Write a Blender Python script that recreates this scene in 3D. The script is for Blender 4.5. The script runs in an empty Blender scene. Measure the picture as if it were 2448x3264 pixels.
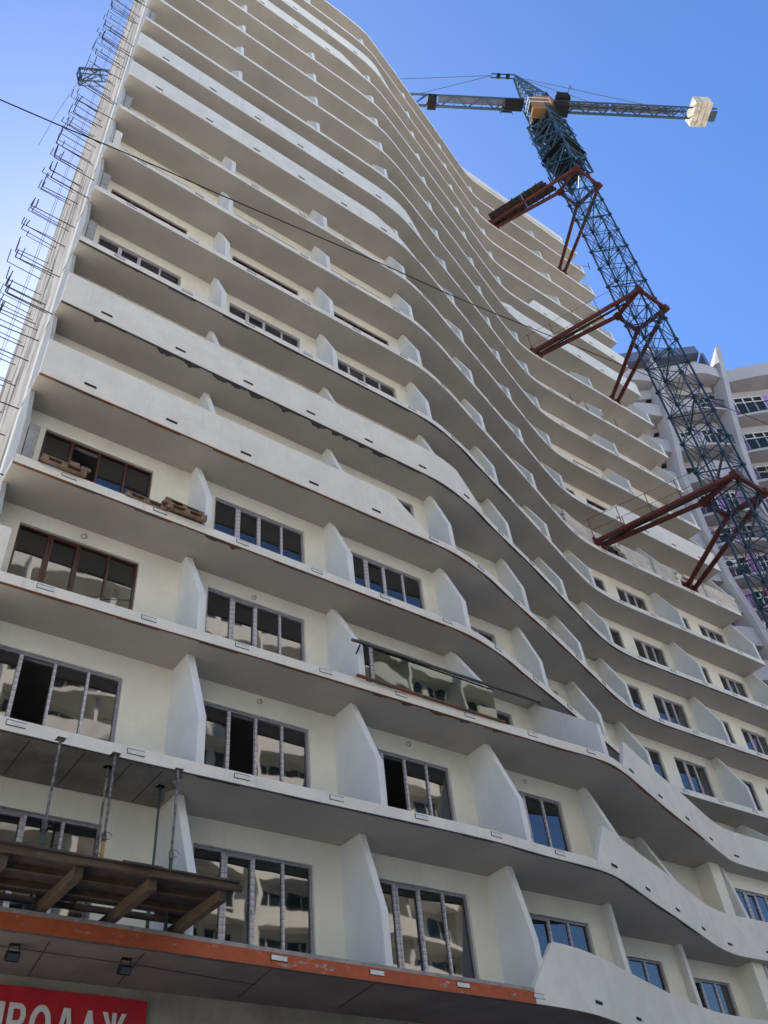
import bpy, math, random
from mathutils import Vector, Matrix
random.seed(7)
SC = bpy.context.scene
COL = SC.collection
EYE = 1.6                      # camera height above the street; heights below are measured from the eye

# ------------------------------------------------------------------ camera
cam = bpy.data.cameras.new('camera')
cam.sensor_fit = 'VERTICAL'; cam.sensor_height = 24.0
cam.lens = 2791.7 / 3264 * 24.0
cam.clip_start = 0.1; cam.clip_end = 5000
camo = bpy.data.objects.new('camera', cam); COL.objects.link(camo)
R_ = Vector((0.807, -0.584, -0.085)); R_.normalize()
F_ = Vector((0.473, 0.555, 0.684)); F_ = (F_ - R_ * F_.dot(R_)).normalized()
U_ = R_.cross(F_)
camo.matrix_world = Matrix(((R_.x, U_.x, -F_.x, 0), (R_.y, U_.y, -F_.y, 0), (R_.z, U_.z, -F_.z, EYE), (0, 0, 0, 1)))
SC.camera = camo

# ------------------------------------------------------------------ sky, sun, exposure
SUN_EL, SUN_AZ = math.radians(50.5), math.radians(14)      # the sun stands behind the building
W = bpy.data.worlds.new('World'); SC.world = W; W.use_nodes = True
wn = W.node_tree.nodes; wl = W.node_tree.links
sky = wn.new('ShaderNodeTexSky'); sky.sky_type = 'NISHITA'; sky.sun_disc = False
sky.sun_elevation = SUN_EL; sky.sun_rotation = SUN_AZ
sky.air_density = 1.0; sky.dust_density = 0.25; sky.ozone_density = 3.0
hs = wn.new('ShaderNodeHueSaturation'); hs.inputs['Saturation'].default_value = 1.2; hs.inputs['Hue'].default_value = 0.507
wl.new(sky.outputs[0], hs.inputs['Color']); wl.new(hs.outputs[0], wn['Background'].inputs[0]); wn['Background'].inputs[1].default_value = 0.09
sl = bpy.data.lights.new('sun', 'SUN'); sl.energy = 5.0; sl.angle = math.radians(0.5); sl.color = (1, .93, .82)
so = bpy.data.objects.new('sun', sl); COL.objects.link(so)
sd = Vector((math.sin(SUN_AZ) * math.cos(SUN_EL), math.cos(SUN_AZ) * math.cos(SUN_EL), math.sin(SUN_EL)))
so.rotation_euler = sd.to_track_quat('Z', 'Y').to_euler()
SC.view_settings.view_transform = 'Standard'; SC.view_settings.look = 'None'
SC.view_settings.exposure = 1.46; SC.view_settings.gamma = 1; SC.view_settings.use_curve_mapping = False

# ------------------------------------------------------------------ materials
def mat(name, col, rough=.8, metal=0, noise=0, nscale=3, col2=None, bump=0, bscale=30, stretch=(1, 1, 1), spec=.5, streak=0, extra=None, thr=(.4, .62)):
    m = bpy.data.materials.new(name); m.use_nodes = True
    N = m.node_tree.nodes; L = m.node_tree.links; B = N['Principled BSDF']
    B.inputs['Base Color'].default_value = (*col, 1); B.inputs['Roughness'].default_value = rough
    B.inputs['Metallic'].default_value = metal; B.inputs['Specular IOR Level'].default_value = spec
    g = N.new('ShaderNodeNewGeometry')
    def noi(sc, st=(1, 1, 1), det=6, ro=.6):
        mp = N.new('ShaderNodeMapping'); mp.inputs['Scale'].default_value = st; L.new(g.outputs['Position'], mp.inputs[0])
        t = N.new('ShaderNodeTexNoise'); t.inputs['Scale'].default_value = sc; t.inputs['Detail'].default_value = det; t.inputs['Roughness'].default_value = ro
        L.new(mp.outputs[0], t.inputs[0]); return t.outputs[0]
    out = None
    def mix(fac, a, b):
        x = N.new('ShaderNodeMix'); x.data_type = 'RGBA'
        L.new(fac, x.inputs[0])
        for v, s in ((a, 6), (b, 7)):
            if isinstance(v, tuple): x.inputs[s].default_value = (*v, 1)
            else: L.new(v, x.inputs[s])
        return x.outputs[2]
    def ramp(v, a, b):
        r = N.new('ShaderNodeMapRange'); r.inputs[1].default_value = a; r.inputs[2].default_value = b; L.new(v, r.inputs[0]); return r.outputs[0]
    out = col
    if noise:
        c2 = col2 or tuple(c * (1 - noise) for c in col)
        out = mix(ramp(noi(nscale, stretch), *thr), out, c2)
    if streak:
        out = mix(ramp(noi(5, (1.6, 1.6, .12)), .56, .8), out, tuple(c * (1 - streak) for c in col))
        out = mix(ramp(noi(.35), .45, .75), out, tuple(c * (1 - streak * .45) for c in col))
    if extra: out = extra(N, L, g, mix, ramp, noi, out)
    if not isinstance(out, tuple): L.new(out, B.inputs['Base Color'])
    if bump:
        b = N.new('ShaderNodeBump'); b.inputs['Strength'].default_value = bump; b.inputs['Distance'].default_value = .02
        L.new(noi(bscale), b.inputs['Height']); L.new(b.outputs[0], B.inputs['Normal'])
    return m

def chips(col, a=.66, b=.68, sc=9):
    def f(N, L, g, mix, ramp, noi, out): return mix(ramp(noi(sc, (1, 1, 1.5), 8, .7), a, b), out, col)
    return f
M = {}
M['white'] = mat('white_plaster', (.82, .785, .715), .85, noise=.10, nscale=1.5, bump=.5, bscale=9, streak=.22, extra=chips((.5, .49, .46), .69, .74, 6))
M['white2'] = mat('smooth_white_plaster', (.77, .77, .76), .85, noise=.08, nscale=1.2, bump=.4, bscale=10, streak=.12, extra=chips((.5, .47, .43), .70, .72, 7))
M['cream'] = mat('cream_wall_plaster', (.88, .855, .76), .9, noise=.09, nscale=1.1, bump=.45, bscale=11, streak=.10, extra=chips((.56, .53, .46), .70, .73, 4))
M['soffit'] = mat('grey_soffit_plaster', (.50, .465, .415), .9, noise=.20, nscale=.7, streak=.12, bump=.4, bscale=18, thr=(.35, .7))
M['soffit_dark'] = mat('dark_podium_soffit', (.20, .168, .155), .9, noise=.28, nscale=.8, bump=.4, bscale=8)  # darker, redder base than the other soffits
M['podium'] = mat('rough_podium_render', (.33, .31, .27), .9, noise=.3, nscale=1.3, bump=.5, bscale=10, streak=.3)
M['concrete'] = mat('raw_grey_concrete', (.36, .35, .335), .9, noise=.3, nscale=5, bump=.6, bscale=20)
def sidex(N, L, g, mix, ramp, noi, out):
    a = mix(ramp(noi(.9, (1, 1.2, .16), 5), .50, .58), out, (.74, .67, .56))
    b = mix(ramp(noi(1.0, (1, 1.9, .10), 12, .78), .51, .55), a, (.24, .20, .16))
    c = mix(ramp(noi(.6, (1, 1.4, .16), 10, .8), .56, .60), b, (.10, .085, .07))
    return mix(ramp(noi(1.4, (1, 2.2, .05), 6, .7), .60, .63), c, (.80, .74, .64))
M['side'] = mat('formwork_concrete_with_dark_streaks', (.60, .53, .43), .92, bump=.9, bscale=9, extra=sidex)
M['end'] = mat('light_grey_end_render', (.46, .45, .43), .9, noise=.15, nscale=2, bump=.5, bscale=12, extra=chips((.38, .33, .3), .6, .66, 3))
M['membrane'] = mat('orange_waterproof_coating', (.46, .10, .032), .75, noise=.2, nscale=4, bump=.4, extra=lambda N, L, g, mix, ramp, noi, out: mix(ramp(noi(3.2, (1, 1, 2.4), 8, .7), .60, .625), out, (.33, .31, .29)))
M['rust'] = mat('rusty_orange_drip_edge', (.26, .085, .035), .85, noise=1, nscale=1.6, col2=(.10, .085, .07), bump=.5, thr=(.45, .60))
M['black_edge'] = mat('dark_drip_edge', (.10, .095, .09), .85, noise=.4, nscale=3)
M['brown'] = mat('brown_window_profile', (.085, .028, .02), .35)
M['dark'] = mat('dark_slot', (.018, .017, .016), .9)
M['darkmetal'] = mat('dark_metal', (.014, .014, .016), .85, 0, spec=.15)
M['rebar'] = mat('reinforcing_steel', (.045, .033, .03), .7, .5)
M['bracket'] = mat('galvanised_anchor_plate', (.72, .72, .72), .5, .1, noise=.2, nscale=20)
M['blue'] = mat('blue_crane_paint', (.028, .058, .085), .45, .15, noise=.5, nscale=7, col2=(.02, .035, .055), thr=(.5, .7))
M['blue2'] = mat('light_blue_crane_paint', (.035, .085, .13), .5, .1, noise=.5, nscale=6, col2=(.04, .08, .12))
M['red'] = mat('oxide_red_paint', (.115, .02, .015), .6, .1, noise=.4, nscale=4, col2=(.10, .018, .014))
M['mesh'] = mat('grey_walkway_grating', (.15, .17, .23), .6, .3)
M['orange'] = mat('orange_cab_panel', (.24, .115, .04), .5)
M['block'] = mat('aerated_concrete_block', (.70, .63, .53), .95, noise=.2, nscale=1.8, bump=.5, bscale=20, col2=(.56, .50, .42))
M['mortar'] = mat('mortar', (.56, .50, .43), .95)
M['cw'] = mat('cream_counterweight_concrete', (.62, .57, .46), .9, noise=.35, nscale=2.2, bump=.5)
M['wood'] = mat('weathered_timber', (.095, .066, .045), .85, noise=.4, nscale=3, stretch=(1, 1, 1), bump=.5, bscale=30)
M['woodnew'] = mat('pallet_timber', (.27, .18, .115), .85, noise=.45, nscale=6, bump=.5)
M['ply'] = mat('dark_stained_plywood', (.075, .05, .045), .8, noise=.6, nscale=3, col2=(.03, .025, .025), bump=.4)
M['greenprop'] = mat('green_prop_paint', (.035, .10, .085), .55, .3, noise=.6, nscale=9, col2=(.06, .045, .04))
M['darkprop'] = mat('worn_dark_prop_paint', (.06, .05, .048), .6, .3, noise=.5, nscale=12, col2=(.25, .24, .23))
M['yellowprop'] = mat('yellow_prop_paint', (.50, .27, .06), .5, .2, noise=.5, nscale=9, col2=(.3, .13, .04))
M['hose'] = mat('yellow_rubber_hose', (.62, .36, .02), .5)
M['cable'] = mat('black_cable', (.012, .012, .012), .95, spec=.1)
M['rope'] = mat('steel_wire_rope', (.07, .07, .08), .5, .5)
M['bannerred'] = mat('red_banner_vinyl', (.45, .01, .018), .55, noise=.1, nscale=2)
M['letter'] = mat('white_banner_lettering', (.62, .62, .58), .6)
M['lilacwall'] = mat('pale_lilac_grey_render', (.46, .445, .475), .88, noise=.1, nscale=.6, bump=.3, streak=.22)
M['purple'] = mat('purple_render', (.38, .25, .56), .85, noise=.18, nscale=1)
M['tsoffit'] = mat('tower_soffit', (.40, .385, .39), .9, noise=.15, nscale=.8)
M['pvc'] = mat('white_window_frame', (.75, .76, .77), .4)
M['slate'] = mat('blue_grey_roof_cladding', (.14, .17, .24), .45, .2)
M['ac'] = mat('white_air_conditioner_case', (.68, .68, .67), .5)
M['rail'] = mat('black_balcony_rail', (.03, .035, .04), .5, .4)
M['asphalt'] = mat('asphalt', (.06, .06, .062), .9, noise=.3, nscale=2, bump=.5)
M['paving'] = mat('pale_paving', (.46, .43, .38), .9, noise=.2, nscale=1, bump=.3)
M['oppo'] = mat('sunlit_cream_render', (.78, .765, .71), .9, noise=.12, nscale=.4)
M['kerb'] = mat('kerb_concrete', (.4, .39, .38), .9)

def film_mat(axis):           # white protective film with small blue and red print on the window profiles
    def ex(N, L, g, mix, ramp, noi, out):
        s = N.new('ShaderNodeSeparateXYZ'); L.new(g.outputs['Position'], s.inputs[0])
        a = N.new('ShaderNodeMath'); a.operation = 'ADD'; L.new(s.outputs[axis], a.inputs[0]); a.inputs[1].default_value = 0.0
        def pul(freq, off, lo, hi, colr, o):
            m_ = N.new('ShaderNodeMath'); m_.operation = 'MULTIPLY_ADD'; m_.inputs[1].default_value = freq; m_.inputs[2].default_value = off; L.new(a.outputs[0], m_.inputs[0])
            f = N.new('ShaderNodeMath'); f.operation = 'FRACT'; L.new(m_.outputs[0], f.inputs[0])
            c = N.new('ShaderNodeMath'); c.operation = 'COMPARE'; c.inputs[1].default_value = (lo + hi) / 2; c.inputs[2].default_value = (hi - lo) / 2; L.new(f.outputs[0], c.inputs[0])
            return mix(c.outputs[0], o, colr)
        o = pul(7.3, 0, .15, .38, (.38, .39, .58), out)
        return pul(7.3, .5, .05, .16, (.58, .38, .38), o)
    return mat('window_profile_in_printed_film', (.64, .63, .69), .45, extra=ex)
M['film'] = film_mat(2); M['filmh'] = mat('lilac_film_on_outer_frame', (.36, .34, .40), .5, noise=.3, nscale=25)

def glass_mat(name='dark_reflective_glass', col=(.012, .014, .016), ior=2.1, wav=.035, transp=0):
    m = bpy.data.materials.new(name); m.use_nodes = True
    N = m.node_tree.nodes; L = m.node_tree.links; B = N['Principled BSDF']; out = N['Material Output']
    B.inputs['Base Color'].default_value = (*col, 1); B.inputs['Roughness'].default_value = .02; B.inputs['IOR'].default_value = ior
    g = N.new('ShaderNodeNewGeometry'); oi = N.new('ShaderNodeObjectInfo')
    ad = N.new('ShaderNodeVectorMath'); ad.operation = 'ADD'; sc_ = N.new('ShaderNodeVectorMath'); sc_.operation = 'SCALE'; sc_.inputs['Scale'].default_value = 40
    cx = N.new('ShaderNodeCombineXYZ'); L.new(oi.outputs['Random'], cx.inputs[0]); L.new(oi.outputs['Random'], cx.inputs[1])
    L.new(cx.outputs[0], sc_.inputs[0]); L.new(g.outputs['Position'], ad.inputs[0]); L.new(sc_.outputs[0], ad.inputs[1])
    t = N.new('ShaderNodeTexNoise'); t.inputs['Scale'].default_value = 1.5; t.inputs['Detail'].default_value = 1.0; L.new(ad.outputs[0], t.inputs[0])
    b = N.new('ShaderNodeBump'); b.inputs['Strength'].default_value = wav; b.inputs['Distance'].default_value = .05
    L.new(t.outputs[0], b.inputs['Height']); L.new(b.outputs[0], B.inputs['Normal'])
    if transp:
        gl = N.new('ShaderNodeBsdfGlossy'); gl.inputs['Roughness'].default_value = .02; gl.inputs['Color'].default_value = (.8, .88, .86, 1); L.new(b.outputs[0], gl.inputs['Normal'])
        tr = N.new('ShaderNodeBsdfTransparent'); tr.inputs[0].default_value = (.74, .84, .83, 1)
        mx = N.new('ShaderNodeMixShader'); fr = N.new('ShaderNodeFresnel'); fr.inputs[0].default_value = 1.9
        L.new(fr.outputs[0], mx.inputs[0]); L.new(tr.outputs[0], mx.inputs[1]); L.new(gl.outputs[0], mx.inputs[2]); L.new(mx.outputs[0], out.inputs[0])
    return m
M['glass'] = glass_mat()
M['glass_t'] = glass_mat('tower_window_glass', (.02, .03, .032), 1.5, .04)
M['glass_rail'] = glass_mat('clear_balustrade_glass', transp=1, wav=.05)

# ------------------------------------------------------------------ mesh helpers (all coordinates in eye-height frame)
class MB:
    def __init__(s): s.v = []; s.f = []; s.m = []
    def face(s, pts, mi=0):
        i = len(s.v); s.v += [tuple(p) for p in pts]; s.f.append(tuple(range(i, i + len(pts)))); s.m.append(mi)
    def box(s, x0, x1, y0, y1, z0, z1, mi=0):
        i = len(s.v)
        s.v += [(x0, y0, z0), (x1, y0, z0), (x1, y1, z0), (x0, y1, z0), (x0, y0, z1), (x1, y0, z1), (x1, y1, z1), (x0, y1, z1)]
        for q in ((0, 3, 2, 1), (4, 5, 6, 7), (0, 1, 5, 4), (1, 2, 6, 5), (2, 3, 7, 6), (3, 0, 4, 7)):
            s.f.append(tuple(i + k for k in q)); s.m.append(mi)
        return s
    def obox(s, c, ax, ay, az, mi=0):      # oriented box: centre and three half-axis vectors
        c = Vector(c); ax = Vector(ax); ay = Vector(ay); az = Vector(az); i = len(s.v)
        for k in ((-1, -1, -1), (1, -1, -1), (1, 1, -1), (-1, 1, -1), (-1, -1, 1), (1, -1, 1), (1, 1, 1), (-1, 1, 1)):
            s.v.append(tuple(c + ax * k[0] + ay * k[1] + az * k[2]))
        for q in ((0, 3, 2, 1), (4, 5, 6, 7), (0, 1, 5, 4), (1, 2, 6, 5), (2, 3, 7, 6), (3, 0, 4, 7)):
            s.f.append(tuple(i + k for k in q)); s.m.append(mi)
        return s
    def bar(s, a, b, w, h=None, mi=0, n=0):
        a = Vector(a); b = Vector(b); d = b - a
        if d.length < 1e-6: return s
        h = h or w; up = Vector((0, 0, 1)) if abs(d.normalized().z) < .95 else Vector((0, 1, 0))
        sx = d.cross(up).normalized(); sy = sx.cross(d).normalized()
        if n == 0: return s.obox((a + b) / 2, d / 2, sx * w / 2, sy * h / 2, mi)
        i = len(s.v)
        for e in (a, b):
            for k in range(n):
                t = 2 * math.pi * k / n; s.v.append(tuple(e + sx * math.cos(t) * w / 2 + sy * math.sin(t) * w / 2))
        for k in range(n):
            s.f.append((i + k, i + (k + 1) % n, i + n + (k + 1) % n, i + n + k)); s.m.append(mi)
        s.f.append(tuple(i + k for k in reversed(range(n)))); s.m.append(mi)
        s.f.append(tuple(i + n + k for k in range(n))); s.m.append(mi); return s
    def path(s, pts, w, n=6, mi=0):
        for a, b in zip(pts, pts[1:]): s.bar(a, b, w, n=n, mi=mi)
        return s
    def prism(s, prof, x0, x1, mi=0):      # profile in (y,z), extruded along x
        n = len(prof); i = len(s.v)
        s.v += [(x0, y, z) for y, z in prof] + [(x1, y, z) for y, z in prof]
        s.f.append(tuple(i + k for k in range(n))); s.m.append(mi)
        s.f.append(tuple(i + n + k for k in reversed(range(n)))); s.m.append(mi)
        for k in range(n):
            s.f.append((i + k, i + n + k, i + n + (k + 1) % n, i + (k + 1) % n)); s.m.append(mi)
        return s
    def mesh(s, name, mats, c=Vector((0, 0, 0))):
        me = bpy.data.meshes.new(name)
        me.from_pydata([(v[0] - c[0], v[1] - c[1], v[2] - c[2]) for v in s.v], [], s.f)
        for m in mats: me.materials.append(m)
        if len(mats) > 1: me.polygons.foreach_set('material_index', s.m)
        me.update(); return me
WPOS = {}
def wpos(o): return WPOS.get(o.name, Vector((0, 0, 0)))
def put(name, me, pos, parent=None):
    o = bpy.data.objects.new(name, me); COL.objects.link(o)
    p = Vector(pos) + Vector((0, 0, EYE)); WPOS[o.name] = p
    o.location = p - (wpos(parent) if parent else Vector((0, 0, 0)))
    if parent: o.parent = parent
    return o
def part(name, mb, mats, parent=None, pos=None):
    if not isinstance(mats, (list, tuple)): mats = [mats]
    if pos is None:
        xs = [v[0] for v in mb.v]; ys = [v[1] for v in mb.v]; zs = [v[2] for v in mb.v]
        pos = Vector(((min(xs) + max(xs)) / 2, (min(ys) + max(ys)) / 2, min(zs)))
    return put(name, mb.mesh(name, mats, pos), pos, parent)
def tag(o, label, cat, group=None):
    o['label'] = label; o['category'] = cat
    if group: o['group'] = group
    return o
def thing(name, label, cat, pos, group=None):
    return tag(put(name, None, pos), label, cat, group)
def bevel(o, w=.012, seg=1):
    m = o.modifiers.new('bevel', 'BEVEL'); m.width = w; m.segments = seg; m.limit_method = 'ANGLE'; return o

# ------------------------------------------------------------------ setting
g = MB(); g.face([(-3000, -3000, -EYE), (3000, -3000, -EYE), (3000, 3000, -EYE), (-3000, 3000, -EYE)])
o = part('ground', g, M['paving']); o['kind'] = 'structure'
g = MB(); g.box(-300, 300, -14, -5, -EYE - .1, -EYE + .004)
o = part('road', g, M['asphalt']); o['kind'] = 'structure'
for yy, nm in ((-14.3, 'kerb'), (-5, 'kerb')):
    g = MB(); g.box(-300, 300, yy, yy + .3, -EYE - .1, -EYE + .12); o = part(nm, g, M['kerb']); o['kind'] = 'structure'

# ------------------------------------------------------------------ main building
H = lambda n: {0: -EYE, 1: 4.70, 2: 7.77}.get(n, 3.0 * (n + .639))
NF = 20
SLAB = .24
CA = [(2.03, 14.0), (8, 14.02), (12.5, 14.03), (14.2, 14.05), (14.9, 14.12), (15.6, 14.27), (16.5, 14.5), (17.3, 14.78), (18.2, 15.07), (20, 15.64), (21.8, 16.25), (23.6, 16.87), (25.1, 17.38), (26.2, 17.7), (27.2, 17.88), (28.4, 17.97), (30, 17.96), (33, 17.9), (38.6, 17.8), (42, 17.8)]
CB = [(2.03, 13.86), (8, 13.84), (13.1, 13.82), (14, 13.85), (14.8, 13.9), (15.5, 14.02), (16.5, 14.33), (17.6, 14.66), (19.5, 15.26), (22.1, 16.08), (23.8, 16.63), (25.2, 17.08), (26.5, 17.5), (27.5, 17.69), (28.4, 17.71), (30.6, 17.7), (33.6, 17.7), (38.6, 17.74), (42, 17.74)]
C3 = [(2.03, 14.1), (4.8, 14.04), (9.2, 13.93), (15, 13.85), (17, 13.8), (18.2, 13.76), (18.9, 13.81), (19.5, 13.96), (20.1, 14.15), (21.6, 14.68), (23.3, 15.26), (25.15, 15.86), (26.4, 16.3), (27.3, 16.6), (28.2, 16.87), (29, 16.95), (30.4, 16.97), (36, 16.97), (42, 16.97)]
C2 = [(2.03, 13.72), (5, 13.74), (9, 13.69), (13.5, 13.62), (15.5, 13.74), (17.1, 13.8), (17.9, 13.93), (18.75, 14.2), (20.3, 14.78), (22.05, 15.4), (24.2, 16.2), (25.7, 16.73), (26.8, 16.98), (27.6, 17.0), (29, 16.98), (42, 16.98)]
C1 = [(2.03, 13.6), (4.7, 13.66), (7.75, 13.8), (11.3, 13.95), (13.5, 14.02), (14.84, 14.09), (15.9, 14.19), (16.75, 14.36), (17.8, 14.7), (19.2, 15.2), (21, 15.85), (23, 16.5), (25, 17.0), (26.5, 17.1), (42, 17.1)]
def interp(C, x):
    if x <= C[0][0]: return C[0][1]
    for i in range(len(C) - 1):
        if x <= C[i + 1][0]:
            p0 = C[max(i - 1, 0)]; p1 = C[i]; p2 = C[i + 1]; p3 = C[min(i + 2, len(C) - 1)]
            h = p2[0] - p1[0]; t = (x - p1[0]) / h
            m1 = (p2[1] - p0[1]) / (p2[0] - p0[0]) * h; m2 = (p3[1] - p1[1]) / (p3[0] - p1[0]) * h
            return (2 * t**3 - 3 * t**2 + 1) * p1[1] + (t**3 - 2 * t**2 + t) * m1 + (-2 * t**3 + 3 * t**2) * p2[1] + (t**3 - t**2) * m2
    return C[-1][1]
def yf(n, x):
    if n == 1: return interp(C1, x)
    if n == 2: return interp(C2, x)
    if n == 3: return interp(C3, x)
    k = min(max((n - 6) / 14, 0), 1)
    return interp(CA, x) * (1 - k) + interp(CB, x) * k
X0 = 2.03; YB = 20.7
xend = lambda n: 38.66 + max(0, (10 - n)) * .14
def xs_of(n, a, b):
    r = []; x = a
    while x < b - 1e-4:
        r.append(x); x += .3 if 13.0 < x < 30.5 else .9
    r.append(b); return r

B = thing('apartment_building', 'tall unfinished cream apartment building with wavy white balconies, filling the left and middle', 'building', (20, 17.5, -EYE))

# slabs
for n in range(1, NF + 1):
    z = H(n); xe = xend(n); XS = xs_of(n, X0, xe); t = SLAB if n > 1 else .30
    m = MB()
    for a, b in zip(XS, XS[1:]):
        ya, yb = yf(n, a), yf(n, b)
        m.face([(a, ya, z), (a, YB - .05, z), (b, YB - .05, z), (b, yb, z)], 1)
        m.face([(a, ya, z + t), (b, yb, z + t), (b, YB - .05, z + t), (a, YB - .05, z + t)], 2)
        if n == 1:
            m.face([(a, ya, z), (b, yb, z), (b, yb, z + t * .78), (a, ya, z + t * .78)], 0)
            m.face([(a, ya, z + t * .78), (b, yb, z + t * .78), (b, yb, z + t), (a, ya, z + t)], 2)
        else:
            m.face([(a, ya, z), (b, yb, z), (b, yb, z + t), (a, ya, z + t)], 0)
    m.face([(X0, YB - .05, z), (X0, yf(n, X0), z), (X0, yf(n, X0), z + t), (X0, YB - .05, z + t)], 3)
    m.face([(xe, yf(n, xe), z), (xe, YB - .05, z), (xe, YB - .05, z + t), (xe, yf(n, xe), z + t)], 0)
    m.face([(X0, YB - .05, z), (X0, YB - .05, z + t), (xe, YB - .05, z + t), (xe, YB - .05, z)], 0)
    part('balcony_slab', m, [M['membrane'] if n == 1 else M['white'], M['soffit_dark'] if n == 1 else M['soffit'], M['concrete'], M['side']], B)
    # thin drip edge under the nosing, its coating orange on some floors
    if n <= 7:
        e = MB(); lim = {1: 14.7, 2: 24, 3: 26, 4: 27, 5: 38, 6: 36, 7: 20}[n]
        XE = [x for x in XS if x < lim]
        for a, b in zip(XE, XE[1:]):
            ya, yb = yf(n, a), yf(n, b); w = .07 + .02 * math.sin(a * 3.1)
            e.face([(a, ya + .004, z - .008), (a, ya + w, z - .008), (b, yb + w, z - .008), (b, yb + .004, z - .008)])
            e.face([(a, ya + .004, z - .008), (b, yb + .004, z - .008), (b, yb + .004, z + .001), (a, ya + .004, z + .001)])
        part('drip_edge', e, M['rust'] if n in (3, 4, 5) else M['black_edge'], B)

# walls behind the balconies
def bays(n):      # x start, x end, wall y, windows
    if n == 0: return []
    if n <= 2:
        w0 = 15.27
        L = [(2.03, 6.5, w0, [(2.7, 5.45, 4)]), (6.5, 10.7, w0, [(7.27, 10.0, 4)]), (10.7, 14.9, w0, [(11.42, 14.2, 4)]),
             (14.9, 19.15, 15.58, [(15.75, 18.5, 4)]) if n == 1 else (14.9, 19.15, 15.40, [(15.6, 18.32, 4)])]
        if n == 1: L += [(19.15, 23.9, 17.1, [(20.3, 23.1, 4)]), (23.9, 28.0, 17.85, [(24.5, 27.25, 4)]), (28.0, 33.2, 17.6, [(29, 32, 4)]), (33.2, xend(n), 17.6, [(34, 37, 4)])]
        else: L += [(19.15, 23.4, 17.1, [(19.9, 22.5, 4)]), (23.4, 27.5, 17.9, [(24.2, 26.0, 3)]), (27.5, 33.2, 17.6, [(28.95, 31.5, 4)]), (33.2, xend(n), 17.6, [(34.2, 36.9, 4)])]
        return L
    w0 = 15.25 if n == 3 else (15.15 if n == 4 else 15.05)
    return [(2.03, 6.45, w0, [(2.7, 5.45, 4)]), (6.45, 10.6, w0, [(7.2, 9.95, 4)]), (10.6, 14.6, w0, [(11.35, 14.1, 4)]),
            (14.6, 18.8, 16.25, [(15.3, 18.0, 4)]), (18.8, 22.95, 17.8, [(19.6, 22.4, 4)]), (22.95, 26.8, 19.0, [(23.6, 26.2, 4)]),
            (26.8, 33.05, 19.1, [(27.4, 29.52, 3), (30.4, 32.5, 3)]), (33.05, xend(n), 19.1, [(33.7, 35.76, 3), (36.65, 38.3 if n > 9 else 38.7, 3)])]
WCACHE = {}
def frame_mesh(w, h, k, dark):
    key = (round(w, 2), round(h, 2), k, dark)
    if key in WCACHE: return WCACHE[key]
    m = MB(); f = .045
    m.box(0, w, 0, .07, 0, f, 1).box(0, w, 0, .07, h - f, h, 1).box(0, f, 0, .07, f, h - f, 1).box(w - f, w, 0, .07, f, h - f, 1)
    for i in range(1, k):
        x = w * i / k; q = .025 if i != 1 else .036
        m.box(x - q, x + q, 0, .075, f, h - f)
    WCACHE[key] = m.mesh('window', [M['brown'], M['brown']] if dark else [M['film'], M['filmh']]); return WCACHE[key]
def sash_mesh(w, h, dark):
    key = ('s', round(w, 2), round(h, 2), dark)
    if key in WCACHE: return WCACHE[key]
    m = MB(); f = .042
    m.box(0, w, -.02, .04, 0, f, 1).box(0, w, -.02, .04, h - f, h, 1).box(0, f, -.02, .04, f, h - f).box(w - f, w, -.02, .04, f, h - f)
    m.box(w - .035, w - .02, -.06, -.02, h * .45, h * .52)
    WCACHE[key] = m.mesh('sash', [M['brown'], M['brown']] if dark else [M['film'], M['filmh']]); return WCACHE[key]
def pane_mesh(w, h):
    key = ('p', round(w, 2), round(h, 2))
    if key not in WCACHE: WCACHE[key] = MB().box(0, w, 0, .02, 0, h).mesh('pane', [M['glass']])
    return WCACHE[key]
def window(x0, x1, y, z0, z1, k, n, bi):
    w, h = x1 - x0, z1 - z0
    dark = (bi == 0 and n in (3, 4)) or n >= 8  # on upper floors brown frames paint in the shade of bare openings
    wo = put('window', frame_mesh(w, h, k, dark), (x0, y, z0), B)
    if dark and n < 8: wo['label'] = 'brown framed window without film'
    opn = {(2, 0): 1, (2, 1): 1, (2, 2): 1, (4, 0): 1, (6, 4): 2}.get((n, bi), -1)
    if opn < 0 and n > 4 and random.random() < .18: opn = 1
    pw = w / k
    for i in range(k):
        if i == opn: continue
        px = pane_mesh(pw - .07, h - .13)
        put('pane', px, (x0 + pw * i + .035, y + .045, z0 + .065), wo)
        if i == 1: put('sash', sash_mesh(pw - .07, h - .12, dark), (x0 + pw * i + .035, y - .005, z0 + .06), wo)
REC = .065; TH = .3
for n in range(1, NF):
    zt = H(n + 1) - .003; zb = H(n) + (SLAB if n > 1 else .30) + .003
    for bi, (a, b, y, ws) in enumerate(bays(n)):
        top = H(n + 1) - (.53 if n < 3 else .50)
        if n == 3: top = H(4) - .42
        if n >= 4: top = H(n + 1) - .46
        m = MB(); x = a
        for (p, q, k) in ws:
            m.box(x, p, y, y + TH, zb, zt); m.box(p, q, y, y + TH, top, zt)
            if zb + .05 < top: m.box(p, q, y + .004, y + TH - .01, zb, zb + .045, 1)
            x = q
        m.box(x, b, y, y + TH, zb, zt)
        part('wall', m, [M['cream'], M['concrete']], B)
        for (p, q, k) in ws:
            if n <= 12: window(p + .012, q - .012, y + REC, zb + .05, top - .012, k, n, bi)
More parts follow.
